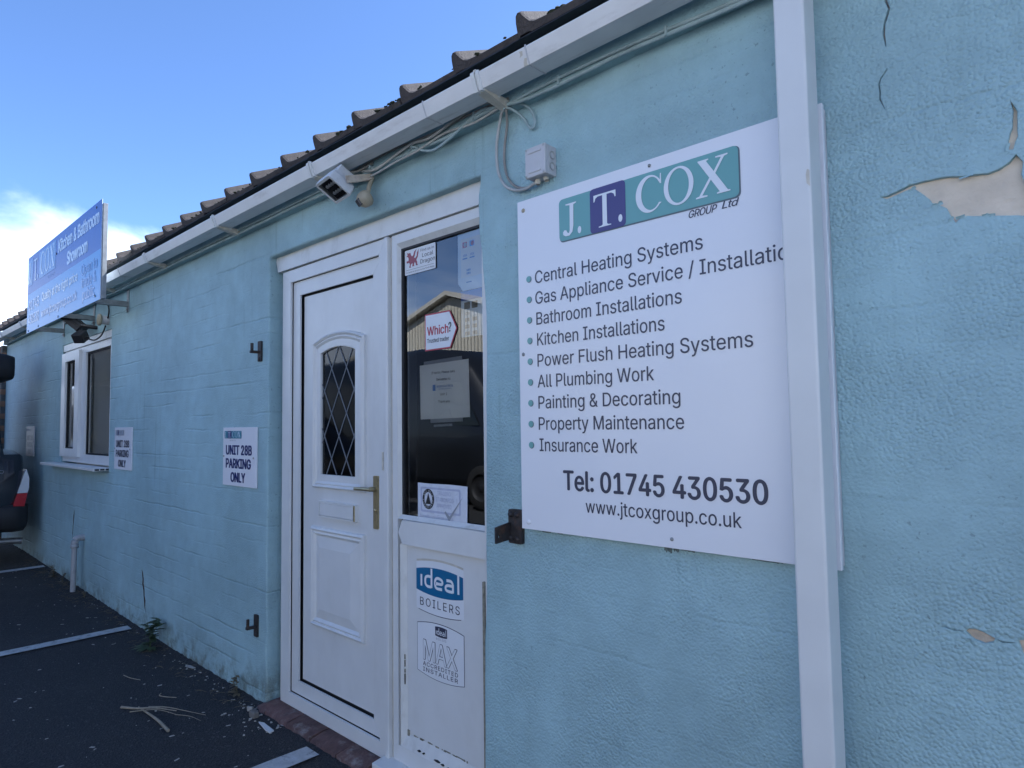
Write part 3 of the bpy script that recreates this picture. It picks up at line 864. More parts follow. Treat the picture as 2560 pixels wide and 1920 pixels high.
# ---- brick threshold under the door
th = MB().box(-3.30, -2.32, -0.035, 0.16, -0.30, -0.035)
thr = th.build('threshold', M_mortar, BLD)
bx = -3.305
for i, wb in enumerate((0.10, 0.215, 0.215, 0.215, 0.205)):
    m = MB()
    N_ = 5
    vv = []
    for a_ in range(N_ + 1):
        for (yy, zz) in ((-0.046, -0.30), (-0.050, -0.055), (-0.040, -0.020), (0.02, -0.008), (0.07, -0.006)):
            x = bx + 0.004 + (wb - 0.010) * a_ / N_
            k_ = 0.015
            vv.append((x, yy + k_ * mnoise.noise((x * 22, zz * 22, i)), zz + k_ * 0.8 * mnoise.noise((x * 22, zz * 22, i + 9))))
    m.add(vv, [(a_ * 5 + q, (a_ + 1) * 5 + q, (a_ + 1) * 5 + q + 1, a_ * 5 + q + 1) for a_ in range(N_) for q in range(4)], True)
    m.add(vv[:5], [(4, 3, 2, 1, 0)]); m.add(vv[-5:], [(0, 1, 2, 3, 4)])
    m.build('brick', M_brick, thr)
    bx += wb
st = MB()
st.add([(-2.325, -0.075, -0.30), (-1.66, -0.075, -0.30), (-1.66, -0.075, -0.03), (-2.325, -0.075, -0.03), (-2.325, 0.05, 0.0), (-1.66, 0.05, 0.0), (-2.325, 0.05, -0.3), (-1.66, 0.05, -0.3)],
       [(0, 1, 2, 3), (3, 2, 5, 4), (0, 3, 4, 6), (1, 7, 5, 2)])
st.build('concrete_step', M_concrete, BLD)

# ---- the door
FY = 0.050
d0 = MB().plate([[(-3.292, 2.256), (-3.266, 2.172), (-1.66, 2.166), (-1.66, 2.256)]], 0.038, 0.14)
d0.build('head_trim', M_upvc_dirty, BLD, 0.002)
dr = MB()
dr.frame((-3.233, -2.325, -0.004, 2.165), (-3.152, -2.379, 0.057, 2.103), FY, 0.061)
dr.frame((-3.2325, -2.3255, -0.0035, 2.1645), (-3.19, -2.35, 0.020, 2.14), 0.0615, 0.14)
door = dr.build('door', M_upvc, BLD, 0.0018)
s_ = MB().frame((-3.1500, -2.381, 0.060, 2.101), (-3.083, -2.444, 0.122, 2.030), 0.066, 0.0745)
s_.build('door_sash', M_upvc, door, 0.0025)
gk = MB().frame((-3.140, -2.395, 0.070, 2.085), (-3.060, -2.452, 0.140, 2.012), 0.090, 0.110, 0)
gk.frame((-3.200, -2.340, 0.015, 2.150), (-3.140, -2.390, 0.069, 2.092), 0.0765, 0.089, 0)
gk.build('gasket', M_gasket, door)

def arch(x0, x1, z0, zs, zt, n=14):                       # rectangle with a shallow arched head
    p = [(x0, z0), (x1, z0), (x1, zs)]
    for i in range(1, n):
        t = i / n
        p.append((x1 + (x0 - x1) * t, zs + (zt - zs) * (1 - (2 * t - 1) ** 2)))
    p.append((x0, zs))
    return p
def moulding(outl, inn, prof_, mb):                       # rings from outer to inner outline; prof: (t, y)
    m_ = len(outl); rings = []
    for t, y in prof_:
        rings.append([(o[0] + (i[0] - o[0]) * t, y, o[1] + (i[1] - o[1]) * t) for o, i in zip(outl, inn)])
    vs_ = [q for r_ in rings for q in r_]
    mb.add(vs_, [(i * m_ + k, i * m_ + (k + 1) % m_, (i + 1) * m_ + (k + 1) % m_, (i + 1) * m_ + k) for i in range(len(rings) - 1) for k in range(m_)])
    return mb
PY = 0.083
glass_in = arch(-2.912, -2.612, 1.134, 1.716, 1.741)
mo_out = arch(-2.966, -2.521, 1.069, 1.772, 1.812)
pn = MB().sheet([[(-3.070, 0.132), (-2.446, 0.132), (-2.446, 2.020), (-3.070, 2.020)], glass_in], PY)
pn.add([(-3.070, PY, 0.132), (-3.070, PY, 2.020), (-3.070, 0.1, 2.020), (-3.070, 0.1, 0.132), (-2.446, PY, 0.132), (-2.446, 0.1, 0.132)], [(0, 3, 2, 1), (0, 4, 5, 3)])
pn.build('door_panel', M_upvc, door)
mo = MB()
moulding(mo_out, glass_in, [(0, PY), (0.03, 0.071), (0.14, 0.066), (0.24, 0.071), (0.27, 0.075), (0.36, 0.072), (0.44, 0.075), (0.52, 0.079), (0.96, 0.080), (1.0, 0.086), (1.0, 0.098)], mo)
mo.build('glazing_moulding', M_upvc, door)
gp = MB().sheet([offset(glass_in, 0.003)], 0.094)
lg = MB()
gx0, gx1, gz0, gz1 = -2.912, -2.612, 1.134, 1.741
import itertools
dxs, dzs = 0.1285, 0.2150                                 # lozenge width and height
def ztop_(x):
    u = (x - gx0) / (gx1 - gx0)
    return 1.716 + 0.025 * (1 - (2 * u - 1) ** 2)
for sgn in (1, -1):
    for kk in range(-6, 12):
        ins = []
        for i in range(121):
            x = gx0 + (gx1 - gx0) * i / 120
            z_ = gz0 - 0.03 + kk * dzs + sgn * (x - (gx0 + gx1) / 2) * dzs / dxs
            if gz0 <= z_ <= ztop_(x): ins.append((x, z_))
        if len(ins) > 2:
            (x0_, z0_), (x1_, z1_) = ins[0], ins[-1]
            d_ = Vector((x1_ - x0_, z1_ - z0_)).normalized() * 0.0026
            lg.plate([[(x0_ - d_.y, z0_ + d_.x), (x0_ + d_.y, z0_ - d_.x), (x1_ + d_.y, z1_ - d_.x), (x1_ - d_.y, z1_ + d_.x)]], 0.0905 + (.0008 if sgn > 0 else 0), 0.0935)
pane = gp.build('leaded_pane', M_glass2, door)
lg.build('lead_strip', M_lead, door)
lp_o = [(-2.980, 0.414), (-2.525, 0.414), (-2.525, 0.884), (-2.980, 0.884)]
lp_i = [(-2.905, 0.497), (-2.640, 0.497), (-2.640, 0.788), (-2.905, 0.788)]
lp = MB()
moulding(lp_o, lp_i, [(0, PY), (0.02, 0.070), (0.12, 0.066), (0.20, 0.070), (0.22, 0.074), (0.32, 0.071), (0.38, 0.076), (0.46, 0.082), (0.97, 0.074), (1.0, 0.0735)], lp)
lp.sheet([lp_i], 0.0735)
lp.build('raised_panel', M_upvc, door)
lb = MB().frame((-2.905, -2.588, 0.933, 1.011), (-2.897, -2.603, 0.941, 1.001), 0.066, 0.084)
lb.build('letter_box', M_upvc, door, 0.002)
MB().box(-2.6025, -2.5885, 0.0645, 0.080, 0.936, 1.008).build('letter_box_edge', M_gold, door, 0.002)
fl = MB().box(-2.896, -2.604, 0.068, 0.082, 0.942, 1.000)
fl.build('letter_flap', M_upvc, door, 0.003)
hd = MB().plate([rrect(-2.431, -2.402, 0.924, 1.150, 0.006)], 0.055, 0.067)
hd.lathe([(0.0, 0.004), (0.007, 0.003), (0.007, -0.006)], (-2.416, 0.054, 1.003), (0, -1, 0), 14)
hd.lathe([(0.011, 0.0), (0.010, 0.034), (0.0, 0.036)], (-2.416, 0.056, 1.094), (0, -1, 0), 14)
hd.tube(smooth_pts([(-2.408, 0.026, 1.094), (-2.430, 0.021, 1.094), (-2.47, 0.022, 1.0935), (-2.528, 0.026, 1.091)], 4), [0.009] * 9 + [0.0085] * 3 + [0.0075], 10)
hd.build('handle', M_gold, door, 0.0015)
tg = MB().box(-2.356, -2.346, FY - 0.0035, FY, 1.176, 1.253)
tg.build('keep_plate', M_bead, door, 0.001)

# coupling strip between door and side light
cs = MB().box(-2.3245, -2.2985, 0.036, 0.13, -0.004, 2.164)
cs.build('coupling_strip', M_upvc, BLD, 0.004, 3)
gs = MB().box(-2.2985, -2.2835, 0.058, 0.13, -0.004, 2.164)
gs.build('coupling_gap', M_bead, BLD)

# ---- glazed side light
sd_ = MB().frame((-2.2835, -1.62, 0.02, 2.163), (-2.250, -1.735, 0.085, 2.125), FY, 0.14)
side = sd_.build('side_light', M_upvc, BLD, 0.0018)
bd = MB()                                                 # sloping glazing beads
def bead(o, i, y0, y1):
    ox0, ox1, oz0, oz1 = o; ix0, ix1, iz0, iz1 = i
    bd.add([(ox0, y0, oz0), (ox1, y0, oz0), (ox1, y0, oz1), (ox0, y0, oz1), (ix0, y1, iz0), (ix1, y1, iz0), (ix1, y1, iz1), (ix0, y1, iz1)],
           [(0, 1, 5, 4), (1, 2, 6, 5), (2, 3, 7, 6), (3, 0, 4, 7)])
bead((-2.250, -1.735, 0.984, 2.125), (-2.240, -1.752, 0.978 + 0.022, 2.104), 0.0505, 0.066)
bd.build('glazing_bead', M_upvc_dirty, side)
tn = MB().plate([[(-2.245, 0.928), (-2.218, 0.980), (-1.715, 0.980), (-1.68, 0.928), (-1.715, 0.884), (-2.218, 0.884)]], FY - 0.002, 0.13)
tn.add([(-2.22, FY - 0.002, 0.980), (-1.715, FY - 0.002, 0.980), (-1.715, 0.08, 0.990), (-2.22, 0.08, 0.990)], [(0, 1, 2, 3)])
tn.build('transom', M_upvc, side, 0.004)
gg = MB().frame((-2.246, -1.70, 0.975, 2.110), (-2.228, -1.745, 0.990, 2.096), 0.067, 0.09, 0)
gg.build('gasket', M_gasket, side)
gl = MB().sheet([[(-2.245, 0.98), (-1.71, 0.98), (-1.71, 2.108), (-2.245, 2.108)]], 0.0765)
gl.build('pane', M_glass, side)
fr2 = MB().box(-2.232, -2.222, 0.09, 0.13, 0.98, 2.12)   # inner frame seen through the glass
fr2.build('inner_reveal', M_greyprint, side)
lpn = MB().box(-2.224, -1.70, 0.070, 0.12, 0.10, 0.886)
lpn.build('infill_panel', M_upvc, side)
bd2 = MB()
o_ = (-2.2355, -1.735, 0.085, 0.886); i_ = (-2.210, -1.757, 0.118, 0.884)
bd = bd2
bd2.add([(-2.2355, .0505, .085), (-1.735, .0505, .085), (-1.757, .0695, .135), (-2.213, .0695, .135)], [(0, 1, 2, 3)])
bd2.add([(-2.2355, .0505, .085), (-2.213, .0695, .135), (-2.213, .0695, .884), (-2.2355, .0505, .884)], [(0, 1, 2, 3)])
bd2.build('lower_bead', M_upvc_dirty, side)
gr = MB().box(-1.763, -1.752, 0.060, 0.0698, 0.10, 0.80)
for i in range(26):                                       # crumbling sealant along the lower bead
    t = random.random(); x = -2.19 + 0.42 * t
    gr.box(x, x + random.uniform(.004, .022), 0.0685, 0.0698, 0.136 + random.uniform(-.003, .002), 0.137 + random.uniform(.001, .004))
gr.box(-2.213, -2.200, 0.0665, 0.0697, 0.125, 0.150)
for z in [random.uniform(0.25, 0.45) for _ in range(8)]:
    gr.box(-2.224, -2.2195, 0.060, 0.0645, z, z + random.uniform(.006, .03))
gr.build('old_sealant', pmat('perished_sealant', (0.25, 0.235, 0.18), 0.9, var=0.3, vscale=60, dirt=0.6, dscale=(40, 40, 40)), side)
gr2 = MB()
for (x, l_, z) in ((-2.03, .035, .098), (-1.99, .02, .095), (-1.955, .012, .093), (-1.87, .012, .094), (-1.855, .02, .092), (-2.10, .012, .10), (-2.13, .018, .101)):
    gr2.plate([[(x, z), (x + l_ * .6, z - .003), (x + l_, z - .001), (x + l_ * .5, z + .003)]], 0.0485, 0.056)
gr2.build('split_bead', M_gasket, side)
sl_ = MB()
sl_.add([(-2.335, -0.020, -0.012), (-1.655, -0.020, -0.012), (-1.655, -0.020, 0.012), (-2.335, -0.020, 0.012), (-2.335, 0.055, 0.022), (-1.655, 0.055, 0.022), (-2.335, 0.055, -0.03), (-1.655, 0.055, -0.03)],
        [(0, 1, 2, 3), (3, 2, 5, 4), (0, 3, 4, 6), (0, 6, 7, 1)])
sl_.build('side_light_sill', M_upvc_dirty, side, 0.003)

# ---- left hand window
wf = MB()
wy = 0.018
wf.frame((-7.468, -5.968, 1.075, 2.104), (-7.42, -6.035, 1.150, 2.045), wy, 0.10)
wf.box(-6.90, -6.755, wy + .0005, 0.095, 1.13, 2.06)
win = wf.build('window', M_upvc, BLD, 0.002)
hb = MB().plate([[(-7.468, 2.106), (-5.968, 2.106), (-5.968, 2.166), (-7.468, 2.166)]], 0.006, 0.09)
hb.build('head_board', M_upvc_dirty, win, 0.002)
ss = MB().frame((-7.474, -6.873, 1.122, 2.083), (-7.345, -7.005, 1.196, 2.002), -0.006, 0.06)
ss.build('casement', M_upvc, win, 0.005, 3)
g1 = MB().frame((-7.35, -7.0, 1.19, 2.008), (-7.332, -7.018, 1.208, 1.99), 0.012, 0.03, 0).frame((-6.76, -6.03, 1.145, 2.05), (-6.742, -6.048, 1.163, 2.032), 0.034, 0.05, 0)
g1.build('gasket', M_gasket, win)
MB().sheet([[(-7.345, 1.195), (-7.005, 1.195), (-7.005, 2.003), (-7.345, 2.003)]], 0.024).build('pane', M_glass, win)
MB().sheet([[(-6.757, 1.148), (-6.033, 1.148), (-6.033, 2.047), (-6.757, 2.047)]], 0.042).build('pane', M_glass, win)
MB().box(-7.25, -6.0, 0.085, 0.088, 1.0, 2.2).build('roller_blind', M_blind, win)
sl2 = MB().box(-7.72, -5.955, -0.110, 0.03, 1.040, 1.062)
sill = sl2.build('sill', M_upvc, win, 0.004)
se = MB()
for y in (-0.098, -0.060, -0.022): se.box(-5.9555, -5.9540, y, y + 0.030, 1.044, 1.058)
se.build('painted_sill_holes', M_gasket, sill)  # black patches painted on as the dark hollows of the sill

# ================================================================== SIGNS
def serif_logo(P, y, x0, x1, z0, z1, box_mat, mid_mat, let_mat, rim=True, rim_mat=None):
    W_, H_ = x1 - x0, z1 - z0
    U = lambda u: x0 + u * W_
    V = lambda v: z0 + v * H_
    if rim:
        MB().sheet([rrect(x0 + .001, x1 + .004 * W_ / .58, z0 - .004 * H_ / .13, z1 - .001, min(.014, H_ * .11))], y).build('logo_rim', rim_mat or M_rimprint, P)
    MB().sheet([rrect(x0, x1, z0, z1, min(.014, H_ * .11))], y - .0008).build('logo_panel', box_mat, P)
    MB().sheet([rrect(U(.206), U(.422), V(-.01), V(1.01), min(.012, H_ * .1))], y - .0016).build('logo_panel', mid_mat, P)
    L = MB(); yy = y - .0024
    def poly(pts, ua, ub, va, vb, dy=0.0):
        L.sheet([[(U(ua + (ub - ua) * a), V(va + (vb - va) * b)) for a, b in pts]], yy + dy)
    def dot(u, v, r=.085):
        L.sheet([[(U(u) + r * H_ * .62 * math.cos(t * .3142), V(v) + r * H_ * math.sin(t * .3142)) for t in range(20)]], yy)
    # J
    poly([(.22, 1), (1.0, 1), (1.0, .965), (.80, .94), (.78, .30), (.70, .10), (.48, 0.0), (.20, .0), (.02, .06), (.0, .14), (.10, .20), (.24, .19), (.34, .10), (.44, .08), (.50, .16), (.52, .94), (.22, .965)], .027, .118, .09, .85)
    dot(.137, .165)
    # T
    poly([(0, 1), (1, 1), (1, .80), (.955, .80), (.91, .90), (.80, .945), (.60, .945), (.60, .07), (.66, .04), (.78, .03), (.78, 0), (.22, 0), (.22, .03), (.34, .04), (.40, .07), (.40, .945), (.20, .945), (.09, .90), (.045, .80), (0, .80)], .230, .366, .09, .85)
    dot(.391, .18)
    # C as an outer and an inner arc with serif
    ou = [(.5 + .5 * math.cos(R(a)), .5 + .5 * math.sin(R(a))) for a in range(38, 325, 9)]
    inn = [(.57 + .36 * math.cos(R(a)), .5 + .44 * math.sin(R(a))) for a in range(320, 42, -9)]
    poly([(.93, .98), (.97, .66), (.925, .66), (.905, .76)][::-1][:0] + ou + [(.945, .20)] + inn + [(.90, .70), (.945, .70), (.945, .97), (.905, .97)], .482, .632, .13, .93)
    # O
    o1 = [(.5 + .5 * math.cos(R(a)), .5 + .5 * math.sin(R(a))) for a in range(0, 360, 9)]
    o2 = [(.5 + .345 * math.cos(R(a)), .5 + .445 * math.sin(R(a))) for a in range(0, 360, 9)]
    ua, ub, va, vb = .636, .789, .13, .93
    mp_ = lambda p: (U(ua + (ub - ua) * p[0]), V(va + (vb - va) * p[1]))
    L.sheet([[mp_(p) for p in o1], [mp_(p) for p in o2]], yy)
    # X: broad stroke, hairline, four serifs
    poly([(.08, 1), (.40, 1), (.40, .965), (.33, .95), (.93, .045), (1, .035), (1, 0), (.62, 0), (.62, .035), (.70, .05), (.10, .95), (.08, .965)], .798, .962, .145, .90)
    poly([(.60, 1), (.95, 1), (.95, .965), (.85, .945), (.545, .50), (.50, .56), (.76, .945), (.60, .965)], .798, .962, .145, .90, .0003)
    poly([(0, 0), (.34, 0), (.34, .035), (.19, .055), (.50, .49), (.455, .55), (.10, .055), (0, .035)], .798, .962, .145, .90, .0005)
    L.build('logo_letters', let_mat, P)

def screw(P, x, z, y, r=.0045, mat=None):
    MB().lathe([(0, .003), (r * .6, .0026), (r, .0008), (r, -.004)], (x, y, z), (0, -1, 0), 12).build('screw', mat or M_steel, P)

# ---- main company board
SG = thing('company_sign', (-0.99, -0.02, 1.03), 'large white company board listing heating and plumbing services behind white downpipe', 'sign')
MB().box(-1.477, -0.512, -0.0325, -0.020, 1.029, 2.093).build('sign_board', M_board, SG, 0.0012)
MB().box(-1.470, -0.5145, -0.020, -0.002, 1.036, 2.086).build('backing_board', M_jbox, SG, 0.001)
SY = -0.0335
serif_logo(SG, SY, -1.298, -0.715, 1.925, 2.056, M_teal, M_purple, M_white_print)
g = MB()
text(g, 'GROUP', -0.856, -0.776, 1.8995, 0.0195, SY, 0.012, 0.28, 0.95)
g.build('lettering', M_print_dark, SG)
g = MB()
text(g, 'Ltd', -0.763, -0.717, 1.903, 0.0185, SY, 0.012, 0.28, 0.95)
g.build('lettering', M_print_dark, SG)
rows = [('Central Heating Systems', -1.403, -0.819), ('Gas Appliance Service / Installations', -1.403, -0.545), ('Bathroom Installations', -1.400, -0.884), ('Kitchen Installations', -1.398, -0.938), ('Power Flush Heating Systems', -1.398, -0.694), ('All Plumbing Work', -1.399, -0.975), ('Painting & Decorating', -1.397, -0.897), ('Property Maintenance', -1.397, -0.888), ('Insurance Work', -1.395, -1.034)]
for i, (tx, xa, xb) in enumerate(rows):
    zb = 1.811 - i * 0.0667
    g = MB(); text(g, tx, xa, xb, zb, 0.0395, SY, 0.004)
    g.build('lettering', M_print_dark, SG)
    b0 = MB().sheet([ell(-1.430 + .0012, zb + .0178, .0108, .0108, 20)], SY)
    b0.build('bullet_rim', M_rimprint, SG)
    MB().sheet([ell(-1.4305, zb + .0186, .0100, .0100, 20)], SY - .0006).build('bullet', M_teal, SG)
g = MB(); text(g, 'Tel: 01745 430530', -1.300, -0.672, 1.1625, 0.0575, SY, 0.0195)
g.build('lettering', M_print_dark, SG)
g = MB(); text(g, 'www.jtcoxgroup.co.uk', -1.218, -0.739, 1.1005, 0.0375, SY, 0.004)
g.build('lettering', M_print_dark, SG)
screw(SG, -1.450, 2.060, SY, .007, M_beige); screw(SG, -0.972, 2.075, SY, .005); screw(SG, -1.459, 1.588, SY, .006); screw(SG, -1.447, 1.052, SY, .008, M_board); screw(SG, -0.934, 1.053, SY, .005)

# ---- three parking plates
def parking_sign(x0, x1, z0, z1, label, reflect_or_wear=0):  # first level paints a grey reflection into the print, second is worn
    P = thing('parking_sign', ((x0 + x1) / 2, -0.005, z0), label, 'sign', 'white parking plates along the wall')
    MB().box(x0, x1, -0.010, -0.002, z0, z1).build('sign_plate', M_board if reflect_or_wear < 2 else M_jbox, P, 0.0008)
    w_ = (x1 - x0); h_ = (z1 - z0)
    U = lambda u: x0 + u * w_; V = lambda v: z0 + v * h_
    y = -0.0108
    if reflect_or_wear < 2:
        serif_logo(P, y, U(.05), U(.575), V(.81), V(.94), M_teal2 if not reflect_or_wear else M_greyprint, M_purple if not reflect_or_wear else M_print_navy, M_lightprint, False)
        g_ = MB(); text(g_, 'GROUP LTD', U(.21), U(.40), V(.765), h_ * .022, y, .0); g_.build('lettering', M_greyprint, P)
    else:
        MB().sheet([rrect(U(.08), U(.5), V(.84), V(.92), .008)], y).build('faded_logo', M_paper, P)
    tm_ = (M_print_navy, M_print_dark, M_greyprint)[reflect_or_wear]
    rows_ = (('UNIT 28B', .105, .87, .535), ('PARKING', .105, .845, .305), ('ONLY', .26, .685, .07))
    for t_, a_, b2, zb in rows_:
        g_ = MB()
        text(g_, t_, U(a_), U(b2), V(zb), h_ * .155, y, .034); g_.build('lettering', tm_, P)
    screw(P, U(.03), V(.5), y, .006, M_chip); screw(P, U(.92), V(.49), y, .006, M_chip)
    return P
parking_sign(-3.806, -3.394, 1.046, 1.366, 'white unit 28B parking plate beside the door, teal and blue logo')
parking_sign(-5.787, -5.388, 1.062, 1.379, 'white unit 28B parking plate just beside the window, greyish logo', 1)
parking_sign(-8.905, -8.53, 1.094, 1.410, 'weathered grey parking plate near the dark parked car, logo worn away', 2)

# ---- projecting showroom sign on brackets
BG = thing('showroom_sign', (-6.41, -0.2, 2.27), 'blue kitchen and bathroom showroom sign standing off the wall above the window', 'sign')
BX0, BX1, BZ0, BZ1, BY = -7.572, -5.243, 2.272, 2.984, -0.270
MB().box(BX0, BX1, BY, BY + 0.004, BZ0, BZ1).build('sign_panel', M_lightprint, BG)
y = BY - 0.0012
MB().sheet([[(BX0, 2.632), (BX1, 2.632), (BX1, BZ1), (BX0, BZ1)]], y).build('dark_band', M_blue1, BG)
MB().sheet([[(BX0, BZ0), (BX1, BZ0), (BX1, 2.632), (BX0, 2.632)]], y).build('light_band', M_blue2, BG)
y -= 0.0012
MB().sheet([[(-7.56, 2.71), (-7.372, 2.71), (-7.372, 2.955), (-7.56, 2.955)]], y).sheet([rrect(-7.125, -6.53, 2.715, 2.955, .012)], y).build('logo_panel', M_blue3, BG)
def bigserif():
    L = MB()
    y2 = y - 0.0012
    # re-use the drawn serif letters, placed wide on this panel
    global serif_logo
    tmp = thing('tmp', (0, 0, 0), 'x', 'x')
    serif_logo(tmp, y2 + .0024, -7.58, -6.52, 2.705, 2.962, M_blue3, M_blue1, M_lightprint, False)
    for c in list(tmp.children):
        if c.name.startswith('logo_letters'):
            c.parent = BG; c.matrix_parent_inverse = Matrix.Translation(-BG.location)
        else:
            bpy.data.objects.remove(c)
    bpy.data.objects.remove(tmp)
bigserif()
def line(body, a, b2, zb, cap, mat, bold=0.022):
    g_ = MB(); text(g_, body, a, b2, zb, cap, y, bold); g_.build('lettering', mat, BG)
line('GROUP LTD', -6.80, -6.55, 2.668, .022, M_blue3, 0)
line('Kitchen & Bathroom', -6.437, -5.300, 2.828, .098, M_lightprint, .035)
line('Showroom', -6.150, -5.585, 2.676, .098, M_lightprint, .035)
line('Open to', -5.727, -5.318, 2.515, .078, M_blue4)
line('trade &', -5.717, -5.345, 2.418, .078, M_blue4)
line('public', -5.683, -5.375, 2.322, .078, M_blue4)
line('Quality at the right price', -6.985, -5.835, 2.498, .072, M_lightprint)
line('01745', -7.49, -7.095, 2.475, .088, M_blue4)
line('430530', -7.50, -7.085, 2.345, .088, M_blue4)
line('www.jtcoxgroup.co.uk', -6.99, -5.835, 2.355, .070, M_blue4)
fr_ = MB().box(BX0 + .01, BX1 - .004, BY + .004, BY + .030, BZ0 + .03, BZ0 + .07).box(BX0 + .01, BX1 - .004, BY + .004, BY + .030, BZ1 - .07, BZ1 - .03)
fr_.box(BX1 - .040, BX1 + .012, BY + .006, BY + .034, BZ0 + .005, BZ1 - .03).box(BX0 - .0, BX0 + .04, BY + .006, BY + .034, BZ0 + .005, BZ1 - .03)
fr_.build('back_frame', M_steel, BG, 0.001)
for xb in (-5.555, -6.44, -7.44):
    m = MB().box(xb - .018, xb + .018, BY + .03, -0.004, 2.288, 2.328).box(xb - .02, xb + .02, -0.008, 0.0, 2.25, 2.42)
    br = m.build('bracket', M_steel, BG, 0.002)
    MB().lathe([(0, .008), (.011, .007), (.011, 0)], (xb, -0.008, 2.268), (0, -1, 0), 6, False).build('bolt', M_steel, br)
for (sx, sz) in ((-5.37, 2.95), (-5.36, 2.31), (-6.5, 2.83), (-6.4, 2.29), (-7.1, 2.29), (-7.5, 2.29)):
    screw(BG, sx, sz, y, .010, M_lampblack)

# ================================================================== STICKERS AND NOTICES ON THE DOOR SET
GY = 0.0735                                               # outer face of the side light glass
def sc_(k, x, z):                                         # shift from the frame plane to the glass plane
    f = (1.613 + k) / (1.613 + 0.06)
    return (x * f, 1.364 + (z - 1.364) * f)

D = thing('dragon_sticker', (-2.11, GY, 1.98), 'white directory sticker with red dragon in the top corner of the side window', 'sticker')
a = sc_(GY, -2.206, 1.982); b = sc_(GY, -2.008, 2.086)
MB().sheet([rrect(a[0], b[0], a[1], b[1], .006)], GY - .0008).build('sticker_film', M_paper, D)
w_, h_ = b[0] - a[0], b[1] - a[1]
UV = lambda u, v: (a[0] + u * w_, a[1] + v * h_)
drg = [(.10, .93), (.19, .88), (.27, .90), (.30, .78), (.36, .70), (.42, .74), (.47, .90), (.60, .99), (.54, .86), (.50, .70), (.46, .62), (.52, .58), (.60, .66), (.62, .82), (.66, .88), (.70, .99), (.69, .80), (.66, .62), (.58, .48), (.62, .40), (.63, .28), (.67, .22), (.56, .22), (.55, .32), (.50, .40), (.46, .30), (.48, .22), (.36, .22), (.38, .30), (.38, .38), (.31, .34), (.28, .24), (.31, .18), (.20, .20), (.23, .28), (.24, .38), (.18, .44), (.10, .42), (.06, .50), (.12, .54), (.17, .52), (.18, .64), (.14, .72), (.06, .76), (.12, .80)]
MB().sheet([[UV(.02 + p[0] * .88 * .72, .12 + p[1] * .84) for p in drg]], GY - .0016).build('dragon_print', M_dragon, D)
g = MB()
for t_, u0, u1, v0, c_ in (('Find us in', .53, .95, .79, .085), ('Local', .58, .93, .56, .125), ('Dragon', .52, .985, .325, .13)):
    text(g, t_, UV(u0, 0)[0], UV(u1, 0)[0], UV(0, v0)[1], c_ * h_ * 1.25, GY - .0016, .0)
text(g, 'For trades & services across North Wales', UV(.04, 0)[0], UV(.96, 0)[0], UV(0, .07)[1], .055 * h_, GY - .0016)
g.sheet([[UV(.04, .190), UV(.96, .190), UV(.96, .20), UV(.04, .20)]], GY - .0016)
g.build('lettering', M_black_print, D)

Wq = thing('trader_sticker', (-1.99, GY, 1.66), 'white arrow shaped trusted trader sticker with red border on the side window', 'sticker')
pts = [sc_(GY, *p) for p in ((-2.077, 1.657), (-1.923, 1.657), (-1.883, 1.731), (-1.925, 1.804), (-2.077, 1.804))]
MB().sheet([pts], GY - .0008).build('red_border', M_red, Wq)
MB().sheet([offset(pts, -.0055)], GY - .0014).build('sticker_film', M_paper, Wq)
g = MB(); A0 = sc_(GY, -2.061, 1.718); A1 = sc_(GY, -1.934, 1.72)
text(g, 'Which', A0[0], A1[0], A0[1], .034, GY - .002, .02); g.build('lettering', M_red, Wq)
g = MB(); text(g, '?', A1[0] + .002, A1[0] + .017, A0[1] + .003, .036, GY - .002, .02)
A2 = sc_(GY, -2.062, 1.688); A3 = sc_(GY, -1.930, 1.7)
text(g, 'Trusted trader', A2[0], A3[0], A2[1], .0165, GY - .002, .012); g.build('lettering', M_black_print, Wq)

IY = 0.082                                                # sheets stuck on the inside
Nq = thing('delivery_notice', (-1.97, IY, 1.39), 'white paper delivery notice taped inside the side window', 'notice')
pts = [sc_(IY, *p) for p in ((-2.109, 1.386), (-1.818, 1.391), (-1.823, 1.608), (-2.113, 1.602))]
MB().plate([pts], IY, IY + .0006).build('paper', M_paper, Nq)
MB().plate([[sc_(IY, *p) for p in ((-2.09, 1.601), (-1.86, 1.608), (-1.862, 1.622), (-2.088, 1.616))]], IY + .0015, IY + .002).plate([[sc_(IY, *p) for p in ((-2.05, 1.372), (-1.86, 1.376), (-1.86, 1.392), (-2.05, 1.388))]], IY + .0015, IY + .002).plate([[sc_(IY, *p) for p in ((-2.03, 1.356), (-1.92, 1.360), (-1.92, 1.368), (-2.03, 1.365))]], IY + .0015, IY + .002).build('tape', M_greyprint, Nq)
g = MB()
for t_, xa, xb, zb, c_ in (('If not in, Please take', -2.038, -1.900, 1.563, .0095), ('Deliveries to', -2.008, -1.926, 1.536, .0095), ('Unit 1', -1.986, -1.946, 1.478, .0095), ('Thank you', -1.999, -1.931, 1.450, .0095)):
    p0 = sc_(IY, xa, zb); p1 = sc_(IY, xb, zb); text(g, t_, p0[0], p1[0], p0[1], c_, IY - .0008, .0)
g.build('lettering', M_black_print, Nq)
g = MB(); p0 = sc_(IY, -2.008, 1.509); p1 = sc_(IY, -1.909, 1.5)
text(g, 'GOUGH ELECTRICAL', p0[0], p1[0], p0[1], .008, IY - .0008, .01)
text(g, 'ELECTRICAL ENGINEERS', p0[0] + .012, p1[0] - .012, p0[1] - .008, .004, IY - .0008)
p0 = sc_(IY, -2.032, 1.497); g.sheet([[(p0[0], p0[1]), (p0[0] + .018, p0[1]), (p0[0] + .018, p0[1] + .024), (p0[0], p0[1] + .024)]], IY - .0008)
g.build('letterhead', M_blue4, Nq)

